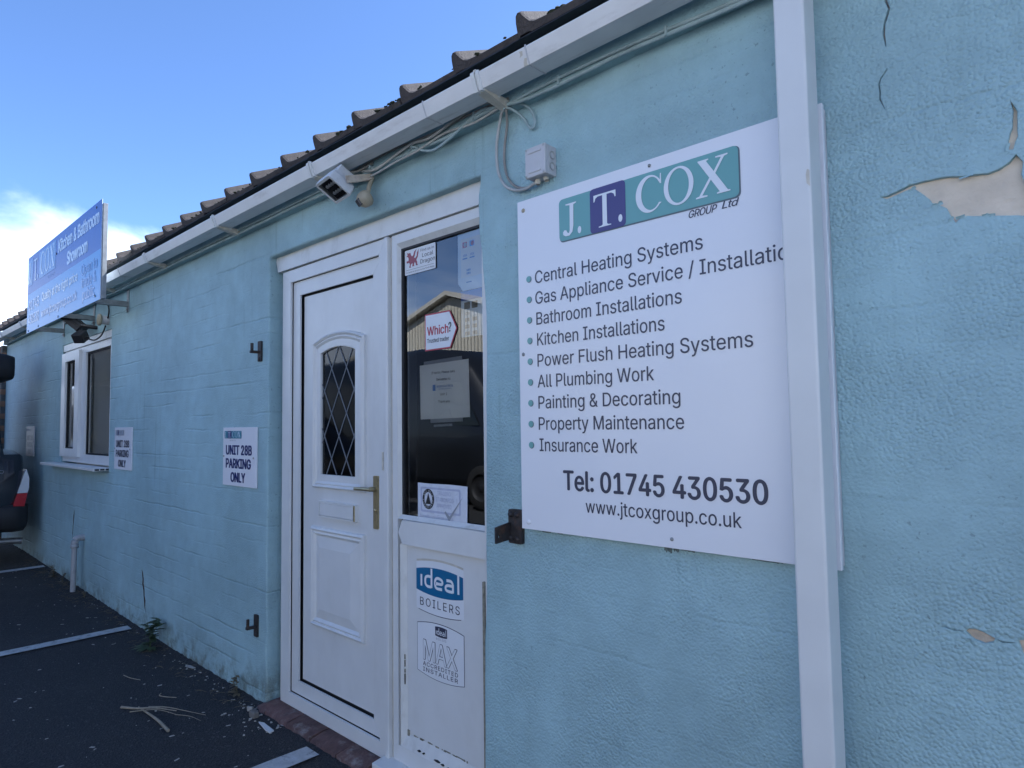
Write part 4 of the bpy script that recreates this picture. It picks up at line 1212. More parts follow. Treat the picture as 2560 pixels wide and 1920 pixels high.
def card_sheet(label, x0, x1, z0, z1, cut, mat, second):
    P = thing('payment_notice', ((x0 + x1) / 2, IY, z0), label, 'notice')
    pl = [(x0 + cut, z0), (x1, z0), (x1, z1), (x0, z1), (x0, z0 + cut * 1.2)] if cut else [(x0, z0), (x1, z0), (x1, z1), (x0, z1)]
    MB().plate([pl], IY, IY + .0006).build('paper', mat, P)
    if not second:
        MB().sheet([[(x0 + .018, z0 + .05), (x1 - .002, z0 + .05), (x1 - .002, z1 - .025), (x0 + .018, z1 - .025)]], IY - .0006).build('inner_print', M_paper, P)
        for k_, (u, v, m1, m2) in enumerate(((.028, .165, M_red, M_chip), (.068, .165, M_blue2, M_red))):
            MB().sheet([rrect(x0 + u, x0 + u + .026, z0 + v, z0 + v + .022, .003)], IY - .0012).build('card_mark', m1, P)
            MB().sheet([ell(x0 + u + .016, z0 + v + .011, .009, .009, 16)], IY - .0018).build('card_mark', m2, P)
        g_ = MB()
        for u in (.028, .068):
            text(g_, 'VISA', x0 + u + .003, x0 + u + .025, z0 + .130, .009, IY - .0012, .012, .15)
            g_.sheet([[(x0 + u, z0 + .120), (x0 + u + .027, z0 + .120), (x0 + u + .027, z0 + .125), (x0 + u, z0 + .125)]], IY - .0012)
        g_.sheet([[(x0 + .048, z0 + .028), (x0 + .078, z0 + .028), (x0 + .078, z0 + .032), (x0 + .048, z0 + .032)]], IY - .0012)
        for k_ in range(6): g_.sheet([rrect(x0 + .050 + .008 * (k_ % 3), x0 + .056 + .008 * (k_ % 3), z0 + .060 + .012 * (k_ // 3), z0 + .069 + .012 * (k_ // 3), .002)], IY - .0012)
        g_.build('lettering', M_blue4, P)
    else:
        MB().sheet([[(x0, z1 - .036), (x1, z1 - .036), (x1, z1), (x0, z1)]], IY - .0006).build('blue_heading', M_blue1, P)
        for k_ in range(2):
            MB().sheet([rrect(x0 + .018 + .042 * k_, x0 + .050 + .042 * k_, z1 - .070, z1 - .044, .003)], IY - .0006).build('card_mark', M_iron, P)
        g_ = MB()
        text(g_, 'VISA', x0 + .020, x0 + .048, z1 - .092, .010, IY - .0006, .012, .15)
        for r_ in range(3):
            for c_ in range(2):
                g_.sheet([rrect(x0 + .022 + .042 * c_, x0 + .046 + .042 * c_, z1 - .118 - .026 * r_, z1 - .104 - .026 * r_, .002)], IY - .0006)
        g_.build('lettering', M_greyprint, P)
p0 = sc_(IY, -1.877, 1.866); p1 = sc_(IY, -1.72, 2.088)
card_sheet('pale card payment notice with clipped corner high inside the side window', p0[0], p1[0], p0[1], p1[1], .026, M_lightprint, False)
q0 = sc_(IY, -1.861, 1.690)
card_sheet('second card payment notice with blue heading below the clipped one', q0[0], p1[0], q0[1], p0[1] - .002, 0, M_lightprint, True)

Cq = thing('approved_trader_sticker', (-1.98, GY, 0.985), 'crazed white approval sticker with black round emblem low on the side window', 'sticker')
cp = [sc_(GY, *p) for p in ((-2.129, .985), (-2.05, .983), (-1.99, .986), (-1.90, .984), (-1.838, .985), (-1.835, 1.135), (-1.93, 1.137), (-2.06, 1.135), (-2.128, 1.136))]
MB().sheet([cp], GY - .0008).build('sticker_film', M_oldfilm, Cq)
c0 = sc_(GY, -2.062, 1.075)
MB().sheet([rrect(c0[0] - .048, c0[0] + .19, c0[1] - .052, c0[1] + .047, .008), rrect(c0[0] - .040, c0[0] + .182, c0[1] - .044, c0[1] + .039, .006)], GY - .0014).build('faded_border', M_lilac, Cq)
MB().sheet([ell(c0[0], c0[1], .036, .040, 32), ell(c0[0], c0[1], .024, .027, 32)], GY - .002).sheet([[(c0[0] - .017, c0[1] - .020), (c0[0] + .017, c0[1] - .020), (c0[0], c0[1] + .024)]], GY - .002).build('emblem', M_black_print, Cq)
g = MB()
ring = 'BUY WITH CONFIDENCE '
for i, ch in enumerate(ring):
    if ch == ' ': continue
    an = R(150 - i * 360 / len(ring)); vs_, fs_ = glyphs(ch, .01)
    mx_ = (min(v[0] for v in vs_) + max(v[0] for v in vs_)) / 2
    ca, sa = math.cos(an - math.pi / 2), math.sin(an - math.pi / 2)
    rx_, rz_ = .030, .0335
    q = []
    for v in vs_:
        lx, lz = (v[0] - mx_) * .0125, (v[1] - .36) * .0125
        q.append((c0[0] + rx_ * math.cos(an) + lx * ca - lz * sa, GY - .0026, c0[1] + rz_ * math.sin(an) + lx * sa + lz * ca))
    g.add(q, fs_)
g.build('lettering', M_paper, Cq)
g = MB()
for t_, xa, xb, zb in (('TRADING', .055, .135, .018), ('STANDARDS', .045, .150, -.006), ('APPROVED', .050, .138, -.030)):
    text(g, t_, c0[0] + xa, c0[0] + xb, c0[1] + zb, .016, GY - .002, .0)
text(g, 'buywithconfidence.gov.uk', c0[0] - .05, c0[0] + .15, c0[1] - .074, .012, GY - .002)
g.build('faded_lettering', M_lilac, Cq)
MB().sheet([[(c0[0] + .098, c0[1] - .045), (c0[0] + .125, c0[1] - .078), (c0[0] + .206, c0[1] + .022), (c0[0] + .128, c0[1] - .058), (c0[0] + .105, c0[1] - .040)]], GY - .0026).build('tick_print', M_greyprint, Cq)
g = MB()
for i in range(34):                                       # hairline splits of the dried film
    x = random.uniform(cp[0][0] + .004, cp[5][0] - .03); z = random.uniform(cp[0][1] + .005, cp[5][1] - .01)
    if random.random() < .5: q = [(x, z), (x + random.uniform(.012, .04), z + random.uniform(-.006, .006))]
    else: q = [(x, z), (x + random.uniform(-.004, .004), z + random.uniform(.010, .03))]
    q[1] = (min(q[1][0], cp[5][0] - .002), min(q[1][1], cp[5][1] - .004))
    g.sheet([crack([q[0], ((q[0][0] + q[1][0]) / 2 + .001, (q[0][1] + q[1][1]) / 2 + .001), q[1]], .0005)], GY - .003)
tag(g.build('film_splits', M_greyprint, Cq), kind='stuff')

# lower panel stickers
LY = 0.0700
def bow(x, x0, x1, amp): return amp * (1 - ((x - x0) / (x1 - x0) * 2 - 1) ** 2)
def bowed(x0, x1, z0, z1, top, bot, n=18):
    pts = [(x0 + (x1 - x0) * i / n, z0 - bow(x0 + (x1 - x0) * i / n, x0, x1, bot)) for i in range(n + 1)]
    return pts + [(x1 - (x1 - x0) * i / n, z1 + bow(x1 - (x1 - x0) * i / n, x0, x1, top)) for i in range(n + 1)]
ID = thing('boiler_sticker', (-2.0, LY, 0.63), 'blue and white boiler maker sticker on the lower side panel', 'sticker')
k_ = (1.613 + LY) / (1.613 + .055)
def q_(x, z): return (x * k_, 1.364 + (z - 1.364) * k_)
x0_, zt = q_(-2.134, .836); x1_, zb_ = q_(-1.856, .648)
MB().sheet([bowed(x0_, x1_, zb_, zt, .012, .012)], LY - .0006).build('sticker_film', M_paper, ID)
MB().sheet([bowed(x0_ + .002, x1_, zt - .008, zt, .012, -.012)], LY - .0012).build('aged_edge', M_bead, ID)
_, b1_ = q_(0, .720); _, b2_ = q_(0, .800)
MB().sheet([bowed(x0_, x1_ - .002, b1_, b2_, .014, .014)], LY - .0012).build('blue_field', M_idealblue, ID)
# hand drawn rounded logotype
def stroke(mb, pts, wd, y):
    P_ = smooth_pts([(p[0], p[1], 0) for p in pts], 4)
    a_, b2 = [], []
    for i, p in enumerate(P_):
        d_ = (P_[min(i + 1, len(P_) - 1)] - P_[max(i - 1, 0)]).normalized()
        a_.append((p.x - d_.y * wd, p.y + d_.x * wd)); b2.append((p.x + d_.y * wd, p.y - d_.x * wd))
    mb.sheet([a_ + b2[::-1]], y)
def ideal_word(mb, x0, x1, zb, zx, asc, y, wdk=.12):
    """i d e a l drawn as rounded strokes; zx x-height, asc ascender height"""
    wd = (zx - zb) * wdk
    U = lambda u: x0 + (x1 - x0) * u
    V = lambda v: zb + (zx - zb) * v
    def bar(u, v0, v1): mb.sheet([[(U(u) - wd, V(v0)), (U(u) + wd, V(v0)), (U(u) + wd, v1 if v1 > 10 else V(v1)), (U(u) - wd, V(v1))]], y)
    A = (asc - zb) / (zx - zb)
    bar(.035, 0, 1)
    bar(.30, 0, A)
    stroke(mb, [(U(.29), V(.93)), (U(.20), V(.93)), (U(.145), V(.75)), (U(.145), V(.28)), (U(.20), V(.08)), (U(.29), V(.08))], wd, y - .0003)
    stroke(mb, [(U(.40), V(.50)), (U(.56), V(.50)), (U(.57), V(.78)), (U(.50), V(.93)), (U(.43), V(.90)), (U(.395), V(.68)), (U(.395), V(.28)), (U(.44), V(.08)), (U(.57), V(.08))], wd, y - .0003)
    bar(.835, 0, .72)
    stroke(mb, [(U(.68), V(.93)), (U(.79), V(.93)), (U(.835), V(.70))], wd, y - .0003)
    stroke(mb, [(U(.83), V(.55)), (U(.72), V(.55)), (U(.665), V(.42)), (U(.665), V(.18)), (U(.72), V(.08)), (U(.83), V(.08))], wd, y - .0006)
    bar(.965, 0, A)
xa, za = q_(-2.110, .738); xb, zc = q_(-1.876, .778)
g = MB(); ideal_word(g, xa, xb, za - .002, zc + .003, zc + .032, LY - .0018); g.build('logotype', M_paper, ID)
g = MB(); xa, za = q_(-2.111, .662); xb, _ = q_(-1.878, .66)
text(g, 'BOILERS', xa, xb, za, .031, LY - .0018, -.012, 0, 1.25)
_, ze = q_(0, .648)
arc = [(x0_ + (x1_ - x0_) * i / 20, ze - bow(x0_ + (x1_ - x0_) * i / 20, x0_, x1_, .0125)) for i in range(1, 20)]
stroke(g, arc, .0012, LY - .0018)
g.build('lettering', M_print_dark, ID)

MX = thing('installer_sticker', (-2.0, LY, 0.39), 'white outlined accredited installer sticker below the blue boiler sticker', 'sticker')
x0_, zt = q_(-2.131, .592); x1_, zb_ = q_(-1.855, .409)
rim_ = bowed(x0_, x1_, zb_, zt, .016, .016)
MB().sheet([rim_], LY - .0006).build('sticker_rim', M_print_dark, MX)
MB().sheet([offset(rim_, -.0024)], LY - .0012).build('sticker_film', M_paper, MX)
xa, za = q_(-2.020, .556); xb, zc = q_(-1.950, .596)
MB().sheet([bowed(xa, xb, za + .006, zc - .001, .003, .003)], LY - .0018).build('badge_field', M_print_dark, MX)
g = MB(); ideal_word(g, xa + .005, xb - .005, za + .012, za + .026, zc - .004, LY - .0024, .11); g.build('badge_logotype', M_paper, MX)
g = MB(); text(g, 'BOILERS', xa + .006, xb - .006, za - .009, .008, LY - .0018, -.008, 0, 1.2); g.build('badge_lettering', M_greyprint, MX)
xa, za = q_(-2.093, .456); xb, zc = q_(-1.893, .535)
g = MB()
for k9 in range(8):
    dx_, dz_ = .0021 * math.cos(k9 * .7854), .0021 * math.sin(k9 * .7854)
    text(g, 'MAX', xa + .002 + dx_, xb - .002 + dx_, za + .002 + dz_, zc - za - .004, LY - .0018 - .0001 * k9, 0, 0, .96)
    text(g, 'MAX', xa + .004 + dx_, xb + dx_, za + .002 + dz_, zc - za - .004, LY - .0018 - .0001 * k9 - .00005, 0, 0, .96)
g.build('outline_lettering', M_print_dark, MX)
g = MB(); text(g, 'MAX', xa + .002, xb - .002, za + .002, zc - za - .004, LY - .0029, 0, 0, .96)
text(g, 'MAX', xa + .004, xb, za + .002, zc - za - .004, LY - .0030, 0, 0, .96); g.build('outline_fill', M_paper, MX)
g = MB()
for t_, z_ in (('ACCREDITED', .4345), ('INSTALLER', .413)):
    xa, za = q_(-2.094, z_); xb, _ = q_(-1.891, z_)
    text(g, t_, xa, xb, za, .0155, LY - .0018, .012, 0, 1.15)
g.build('lettering', M_print_dark, MX)

# ================================================================== WALL FITTINGS
JB = thing('junction_box', (-1.375, -0.03, 2.15), 'grey plastic junction box above the company board, cable looping into it', 'junction box')
MB().box(-1.417, -1.333, -0.044, 0.001, 2.150, 2.246).build('box_body', M_jbox, JB, 0.004, 3)
MB().box(-1.418, -1.332, -0.057, -0.0445, 2.149, 2.247).build('lid', M_jbox, JB, 0.004, 3)
MB().box(-1.402, -1.350, -0.0595, -0.0565, 2.162, 2.170).box(-1.402, -1.350, -0.0595, -0.0565, 2.226, 2.234).build('lid_rib', M_jbox, JB, 0.001)
for (x, z) in ((-1.411, 2.155), (-1.339, 2.155), (-1.411, 2.241), (-1.339, 2.241)):
    MB().lathe([(0, .0012), (.0038, .001), (.0042, -.001)], (x, -.057, z), (0, -1, 0), 12).build('lid_screw', M_cable, JB)
for z in (2.178, 2.214):
    MB().lathe([(.0125, .0015), (.0125, .0), (.010, .0002), (.009, -.003), (0, -.003)], (-1.3315, -0.022, z), (1, 0, 0), 18).build('knockout', M_cable, JB)
MB().lathe([(.010, 0), (.010, .012), (.007, .016)], (-1.392, -0.024, 2.1495), (0, 0, -1), 12).lathe([(.009, 0), (.008, .012)], (-1.36, -0.022, 2.1495), (.3, 0, -1), 12).build('cable_gland', M_bead, JB)

def cable(pts, r, mat, label, smooth=5, group=None):
    o = MB().tube(smooth_pts(pts, smooth), r, 8).build('cable', mat)
    return tag(o, label, 'cable', group)
cable([(-1.515, -.045, 2.425), (-1.54, -.035, 2.418), (-1.561, -.022, 2.400), (-1.581, -.018, 2.341), (-1.584, -.018, 2.278), (-1.574, -.018, 2.220), (-1.544, -.018, 2.171), (-1.498, -.019, 2.144), (-1.451, -.020, 2.136), (-1.416, -.023, 2.140), (-1.394, -.024, 2.146)], .0052, M_cable, 'pale grey cable hanging in the outer loop into the junction box')
cable([(-1.508, -.048, 2.428), (-1.53, -.02, 2.380), (-1.550, -.012, 2.318), (-1.554, -.011, 2.260), (-1.540, -.011, 2.202), (-1.504, -.012, 2.161), (-1.457, -.014, 2.142), (-1.41, -.02, 2.142), (-1.394, -.024, 2.150)], .0045, M_cable2, 'darker grey cable in the inner loop beside the junction box')
cable([(-1.51, -.048, 2.428), (-1.48, -.04, 2.430), (-1.451, -.02, 2.420), (-1.423, -.015, 2.393), (-1.409, -.014, 2.357), (-1.414, -.013, 2.338), (-1.428, -.012, 2.336), (-1.445, -.011, 2.355), (-1.464, -.012, 2.384), (-1.49, -.03, 2.412), (-1.51, -.045, 2.424)], .0048, M_cablep, 'small painted cable loop hanging under the gutter above the junction box')
cable([(-0.40, -.040, 2.406), (-0.66, -.040, 2.409), (-0.867, -.041, 2.416), (-1.056, -.041, 2.424), (-1.176, -.041, 2.421), (-1.322, -.042, 2.418), (-1.45, -.043, 2.424), (-1.55, -.043, 2.440), (-1.66, -.043, 2.438), (-1.80, -.042, 2.418), (-2.0, -.041, 2.425), (-2.2, -.042, 2.43), (-2.4, -.041, 2.42)], .0065, M_cablep, 'thick overpainted cable clipped along the bottom of the fascia over the board')
cable([(-0.40, -.040, 2.420), (-0.7, -.040, 2.422), (-1.0, -.042, 2.436), (-1.2, -.042, 2.440), (-1.4, -.042, 2.438), (-1.52, -.044, 2.432), (-1.607, -.045, 2.452), (-1.667, -.045, 2.446), (-1.736, -.050, 2.421), (-1.807, -.052, 2.398), (-1.882, -.050, 2.388), (-1.951, -.047, 2.408), (-2.007, -.043, 2.440), (-2.056, -.043, 2.452), (-2.150, -.043, 2.440), (-2.239, -.043, 2.424), (-2.30, -.042, 2.44), (-2.352, -.042, 2.455)], .0055, M_cablep, 'overpainted cable sagging between two clips right of the floodlight')
cable([(-1.50, -.044, 2.452), (-1.70, -.043, 2.462), (-1.9, -.042, 2.458), (-2.1, -.042, 2.47), (-2.3, -.042, 2.468), (-2.5, -.042, 2.465)], .0045, M_cable2, 'thin grey cable running straight high on the fascia behind the gutter')
cable([(-1.52, -.052, 2.446), (-1.62, -.056, 2.470), (-1.75, -.054, 2.462), (-1.90, -.052, 2.440), (-2.02, -.050, 2.452), (-2.14, -.052, 2.432), (-2.26, -.050, 2.418), (-2.36, -.048, 2.440)], .0055, M_cable, 'grey cable looping loosely between the gutter bracket and the floodlight')
cable([(-1.50, -.050, 2.436), (-1.66, -.048, 2.420), (-1.82, -.050, 2.432), (-1.98, -.049, 2.414), (-2.12, -.050, 2.410), (-2.28, -.046, 2.402), (-2.36, -.044, 2.42)], .0045, M_cable, 'thin grey cable hanging lowest along the fascia by the floodlight')
cable([(-2.28, -.046, 2.455), (-2.36, -.06, 2.44), (-2.40, -.09, 2.43), (-2.40, -.11, 2.41)], .005, M_cable2, 'short flex dropping into the back of the small floodlight')
lc1 = [(-2.35 - i * .3, -.041, 2.425 + .006 * mnoise.noise((i * 1.7, 0, 0))) for i in range(27)]
lc2 = [(-2.35 - i * .3, -.042, 2.445 + .008 * mnoise.noise((i * 2.1, 4, 0))) for i in range(27)]
cable(lc1, .007, M_cablep, 'lower overpainted cable running along the fascia from floodlight to showroom sign', 3)
cable(lc2, .006, M_cablep, 'upper overpainted cable running along the fascia from floodlight to showroom sign', 3)
kn = MB()
for (x, z) in ((-1.515, 2.430), (-2.02, 2.445), (-1.667, 2.446), (-1.28, 2.43), (-0.9, 2.425), (-2.3, 2.44)):
    kn.box(x - .004, x + .004, -.052, -.036, z - .014, z + .014)
kn.build('cable_clip', M_cablep, fascia, 0.002)

# ---- LED floodlight above the door
def floodlight(name, loc, rotz, tilt, label, body, backbox, sensor, arm, scale=1.0):
    P = thing(name, loc, label, 'floodlight')
    Mx = Matrix.Translation(loc) @ Matrix.Rotation(rotz, 4, 'Z') @ Matrix.Rotation(tilt, 4, 'X') @ Matrix.Scale(scale, 4)
    # local: lamp looks along -y, up is +z
    def bx(nm, a, mat, bev=0.004):
        m = MB().box(*a, Mx); return m.build(nm, mat, P, bev * scale, 3)
    m = MB()
    m.plate([rrect(-.078, .078, -.062, .062, .010), rrect(-.066, .066, -.050, .050, .006)], -.030, .0, Mx)
    m.build('lamp_housing', body, P, 0.002)
    m = MB().box(-.074, .074, -.003, .018, -.058, .058, Mx); m.build('housing_back', body, P, 0.006, 3)
    for k_ in range(5):
        bx('cooling_fin', (-.06 + .03 * k_ - .002, -.06 + .03 * k_ + .002, .018, .028, -.05, .05), body, 0.001)
    MB().box(-.067, .067, -.012, -.006, -.051, .051, Mx).build('reflector', M_lampglass, P)
    for i in range(4):
        for j in range(2):
            c = Mx @ Vector((-.038 + .025 * i, -.012, -.020 + .040 * j))
            MB().lathe([(0, .007), (.006, .006), (.0085, 0)], c, Mx.to_3x3() @ Vector((0, -1, 0)), 10).build('led', M_led, P)
    MB().sheet([[(-.067, -.051), (.067, -.051), (.067, .051), (-.067, .051)]], -.026, Mx).build('lamp_glass', M_glass3, P)
    if backbox: bx('driver_box', (-.052, .052, .018, .075, -.040, .044), body, .006)
    return P, Mx
P, Mx = floodlight('floodlight', (-2.395, -0.150, 2.362), R(-8), R(58), 'small grey LED floodlight with yellowed motion sensor mounted above the white door', M_lampbody, True, True, True, .92)
MB().tube([(-2.318, -.128, 2.362), (-2.30, -.060, 2.385), (-2.296, -.034, 2.40)], .006, 6).build('support_arm', M_rust, P)
ar = MB()
ar.add([(-2.312, -.150, 2.350), (-2.306, -.150, 2.350), (-2.300, -.034, 2.388), (-2.306, -.034, 2.388), (-2.312, -.160, 2.378), (-2.306, -.160, 2.378), (-2.300, -.034, 2.418), (-2.306, -.034, 2.418)],
       [(0, 1, 2, 3), (7, 6, 5, 4), (0, 4, 5, 1), (1, 5, 6, 2), (2, 6, 7, 3), (3, 7, 4, 0)])
ar.build('support_arm', M_rust, P, 0.001)
MB().lathe([(0, .034), (.020, .030), (.031, .016), (.034, 0), (.034, -.014), (.028, -.022), (0, -.024)], (-2.300, -.072, 2.300), (-.25, -.72, -.55), 22).build('sensor_dome', M_beige, P)
MB().box(-.018, .018, -.0375, -.020, -.015, .015, Matrix.Translation((-2.300, -.072, 2.300)) @ Vector((-.25, -.72, -.55)).to_track_quat('-Y', 'Z').to_matrix().to_4x4()).build('sensor_window', M_lampglass, P, 0.003)
MB().tube([(-2.300, -.06, 2.325), (-2.302, -.05, 2.36), (-2.302, -.036, 2.395)], .010, 8).build('sensor_stem', M_beige, P)

P, Mx = floodlight('floodlight', (-6.52, -0.120, 2.268), R(-28), R(48), 'black floodlight with square sensor under the blue showroom sign', M_lampblack, False, True, True, 1.35)
MB().tube([(-6.42, -.10, 2.235), (-6.36, -.02, 2.22), (-6.36, .0, 2.22)], .016, 8).build('support_arm', M_lampblack, P)
MB().box(-.045, .045, -.045, .045, -.04, .04, Matrix.Translation((-6.38, -.115, 2.135)) @ Matrix.Rotation(R(40), 4, 'Z') @ Matrix.Rotation(R(35), 4, 'X')).build('sensor_head', M_lampblack, P, 0.008)
MB().tube([(-6.40, -.115, 2.16), (-6.42, -.11, 2.20), (-6.44, -.11, 2.235)], .014, 8).build('sensor_stem', M_lampblack, P)
cable(smooth_pts([(-6.36, -.08, 2.13), (-6.25, -.05, 2.10), (-6.12, -.03, 2.13), (-6.05, -.02, 2.20)], 2), .006, M_black_cable, 'black cable curving from the black floodlight to the round junction box')
cable([(-6.03, -.015, 2.24), (-6.00, -.012, 2.30), (-6.02, -.012, 2.36), (-6.06, -.02, 2.41)], .006, M_black_cable, 'black cable rising from the round junction box behind the showroom sign')
cable([(-6.95, -.10, 2.31), (-6.80, -.09, 2.315), (-6.62, -.10, 2.31), (-6.56, -.11, 2.29)], .006, M_black_cable, 'black cable behind the showroom sign feeding the black floodlight')
RJ = thing('round_junction_box', (-6.05, 0.0, 2.2), 'round cream junction box standing off the wall above the window', 'junction box')
MB().lathe([(.036, 0), (.036, .050), (.028, .056)], (-6.05, 0.0, 2.245), (0, -1, 0), 22).build('box_body', M_jbox, RJ)
MB().lathe([(.028, .054), (.047, .056), (.048, .070), (.044, .074), (0, .075)], (-6.05, 0.0, 2.245), (0, -1, 0), 24).build('cover_disc', M_beige, RJ)

# ---- iron gate pins left of the door
def pintle(x, z0, z1, label):
    P = thing('gate_pin', (x, 0, z0), label, 'gate hook')
    zc = (z0 + z1) / 2
    MB().plate([rrect(x - .020, x + .020, z0, z1, .006)], -.009, .002).build('back_plate', M_iron, P, 0.001)
    MB().lathe([(0, .006), (.010, .004), (.012, 0)], (x, -.009, z0 + .014), (0, -1, 0), 10).build('bolt', M_iron, P)
    MB().box(x - .010, x + .010, -.058, -.004, zc - .012, zc + .002).build('arm', M_iron, P, 0.002)
    MB().tube([(x, -.049, zc - .010), (x, -.049, zc + .040)], .008, 10).build('pin', M_iron, P)
pintle(-3.372, 1.710, 1.818, 'rusty iron gate pin on the wall level with the door glass')
pintle(-3.390, 0.288, 0.400, 'rusty iron gate pin low on the wall beside the door frame')
for (x_, w_s, h_s) in ((-1.40, .018, .020), (-1.345, .010, .012), (-0.965, .012, .030), (-0.940, .008, .022), (-0.905, .020, .014), (-0.70, .030, .016), (-0.665, .012, .010)):
    pl_ = [(x_ - w_s, 1.030)] + [(x_ - w_s + 2 * w_s * i / 7, 1.026 - h_s * (0.35 + 0.65 * abs(mnoise.noise((x_ * 40 + i, 3, 0))))) for i in range(8)] + [(x_ + w_s, 1.030)]
    MB().sheet([pl_], -0.0012).build('damp_stain', M_stain, wall)
HP = thing('lock_hasp', (-1.53, 0, 0.972), 'black rusted iron hasp bolted to the wall at the corner of the company board', 'hasp')
MB().plate([rrect(-1.556, -1.496, .972, 1.083, .007)], -.014, .002).build('back_plate', M_iron, HP, 0.002)
MB().plate([[(-.070, .978), (-.004, .984), (-.004, 1.040), (-.070, 1.030)], ell(-.055, .999, .0045, .0065, 14)], -.0035, .0035,
           Matrix.Translation((-1.549, -.012, 0)) @ Matrix(((0, 1, 0, 0), (1, 0, 0, 0), (0, 0, 1, 0), (0, 0, 0, 1)))).build('hasp_tongue', M_iron, HP, 0.001)
for (x, z) in ((-1.545, 1.066), (-1.516, 1.066), (-1.545, .988), (-1.516, .988)):
    MB().lathe([(0, .008), (.006, .0075), (.010, .003), (.010, 0)], (x, -.014, z), (0, -1, 0), 12).build('bolt', M_iron, HP)

# ---- waste pipe with elbow
WP = thing('waste_pipe', (-6.60, -0.06, 0.03), 'short grey plastic waste pipe turning down from the wall to the tarmac', 'pipe')
MB().tube(smooth_pts([(-6.60, 0.01, .455), (-6.60, -.035, .455), (-6.60, -.060, .445), (-6.60, -.068, .42), (-6.605, -.068, .38)], 4), .027, 14).build('elbow', M_pipe, WP)
MB().tube([(-6.603, -.068, .40), (-6.615, -.068, .20), (-6.625, -.068, .00)], .021, 14).build('pipe', M_pipe, WP)
MB().lathe([(.025, 0), (.031, .002), (.031, .03), (.027, .032)], (-6.605, -.068, .405), (0, 0, -1), 16).build('collar', M_pipe, WP)

# ================================================================== WEEDS, TWIGS, LITTER
def leaf(mb, base, d, length, width, droop=0.4, ser=True):
    d = Vector(d).normalized(); up = Vector((0, 0, 1))
    side_ = d.cross(up)
    side_ = side_.normalized() if side_.length > 1e-3 else Vector((1, 0, 0))
    n_ = 6; vs_ = []
    p = Vector(base)
    for i in range(n_ + 1):
        t = i / n_
        wd = width * math.sin(math.pi * (0.08 + 0.92 * t) ** 0.8) * (0.75 if (ser and i % 2) else 1.0)
        if i == n_: wd = 0.0005
        vs_ += [p - side_ * wd, p + side_ * wd]
        dd = (d - up * droop * t).normalized()
        p = p + dd * (length / n_)
    mb.add(vs_, [(2 * i, 2 * i + 1, 2 * i + 3, 2 * i + 2) for i in range(n_)])

def weed(x, y, h, n_, label, mat=M_leaf, seed=1):
    rs = random.Random(seed)
    P = thing('weed', (x, y, GZ(x)), label, 'weed', 'weeds along the foot of the wall')
    st_ = MB(); lf = MB()
    for s_ in range(n_):
        an = rs.uniform(0, 6.28); ht = h * rs.uniform(.55, 1)
        tip = (x + math.cos(an) * ht * .35, min(y + math.sin(an) * ht * .35, -.012), GZ(x) + ht)
        mid_ = (x + math.cos(an) * ht * .10, min(y + math.sin(an) * ht * .10, -.012), GZ(x) + ht * .55)
        pts_ = smooth_pts([(x, y, GZ(x) - .01), mid_, tip], 4)
        st_.tube(pts_, .0018, 5)
        for k_ in range(2, len(pts_)):
            for _ in range(2):
                b = rs.uniform(0, 6.28)
                leaf(lf, pts_[k_], (math.cos(b), -abs(math.sin(b)) if pts_[k_].y > -.05 else math.sin(b), rs.uniform(-.1, .5)), rs.uniform(.3, .5) * h * .7, rs.uniform(.06, .10) * h)
    for _ in range(6):
        b = rs.uniform(0, 6.28)
        leaf(lf, (x, y, GZ(x) + .006), (math.cos(b), -abs(math.sin(b)), .25), h * .55, h * .10, .5)
    st_.build('stem', mat, P); lf.build('leaves', mat, P)
weed(-4.70, -0.085, 0.21, 4, 'jagged green weed growing at the end of the parking line', seed=3)
weed(-7.35, -0.05, 0.11, 4, 'low scrubby weed between waste pipe and parked car', M_leafdry, 5)
weed(-7.05, -0.05, 0.08, 3, 'tiny weed at the wall foot just left of the waste pipe', M_leafdry, 8)
weed(-3.55, -0.03, 0.11, 2, 'thin dark weed sprouting at the wall foot near the door', M_leafdry, 11)
weed(-6.35, -0.05, 0.06, 3, 'small weed flattened just past the waste pipe', M_leafdry, 14)

def twig(pts, r0, r1, label, name='twig'):
    P_ = smooth_pts(pts, 6); n_ = len(P_)
    o = MB().tube(P_, [r0 + (r1 - r0) * i / (n_ - 1) for i in range(n_)], 7).build(name, M_twig)
    tag(o, label, 'twig', 'fallen twigs on the tarmac')
z = GZ(-3.5)
twig([(-3.74, -.445, z + .010), (-3.60, -.44, z + .014), (-3.48, -.438, z + .016), (-3.345, -.441, z + .012)], .0035, .008, 'thickest twig of the little heap, with a knobbly end')
twig([(-3.81, -.502, z + .008), (-3.72, -.455, z + .012), (-3.64, -.40, z + .020), (-3.53, -.34, z + .018)], .0065, .002, 'straight twig lying across the heap, bark end outward')
twig([(-3.70, -.41, z + .012), (-3.60, -.36, z + .022), (-3.50, -.30, z + .012), (-3.40, -.25, z + .006)], .003, .001, 'long thin twig reaching from the heap towards the wall')
twig([(-3.72, -.49, z + .006), (-3.60, -.41, z + .026), (-3.50, -.35, z + .012)], .0025, .0012, 'short thin twig under the heap')
twig([(-3.52, -.35, z + .006), (-3.44, -.31, z + .008), (-3.36, -.29, z + .004)], .002, .0008, 'fine side shoot at the pointed end of the heap')
twig([(-3.86, -.30, z + .003), (-3.82, -.32, z + .008), (-3.78, -.30, z + .006), (-3.74, -.265, z + .003)], .0028, .002, 'small curled twig between the heap and the wall')
twig([(-4.30, -.35, z + .003), (-4.22, -.34, z + .005), (-4.15, -.31, z + .003)], .0025, .0015, 'lone stalk on the tarmac beyond the heap')

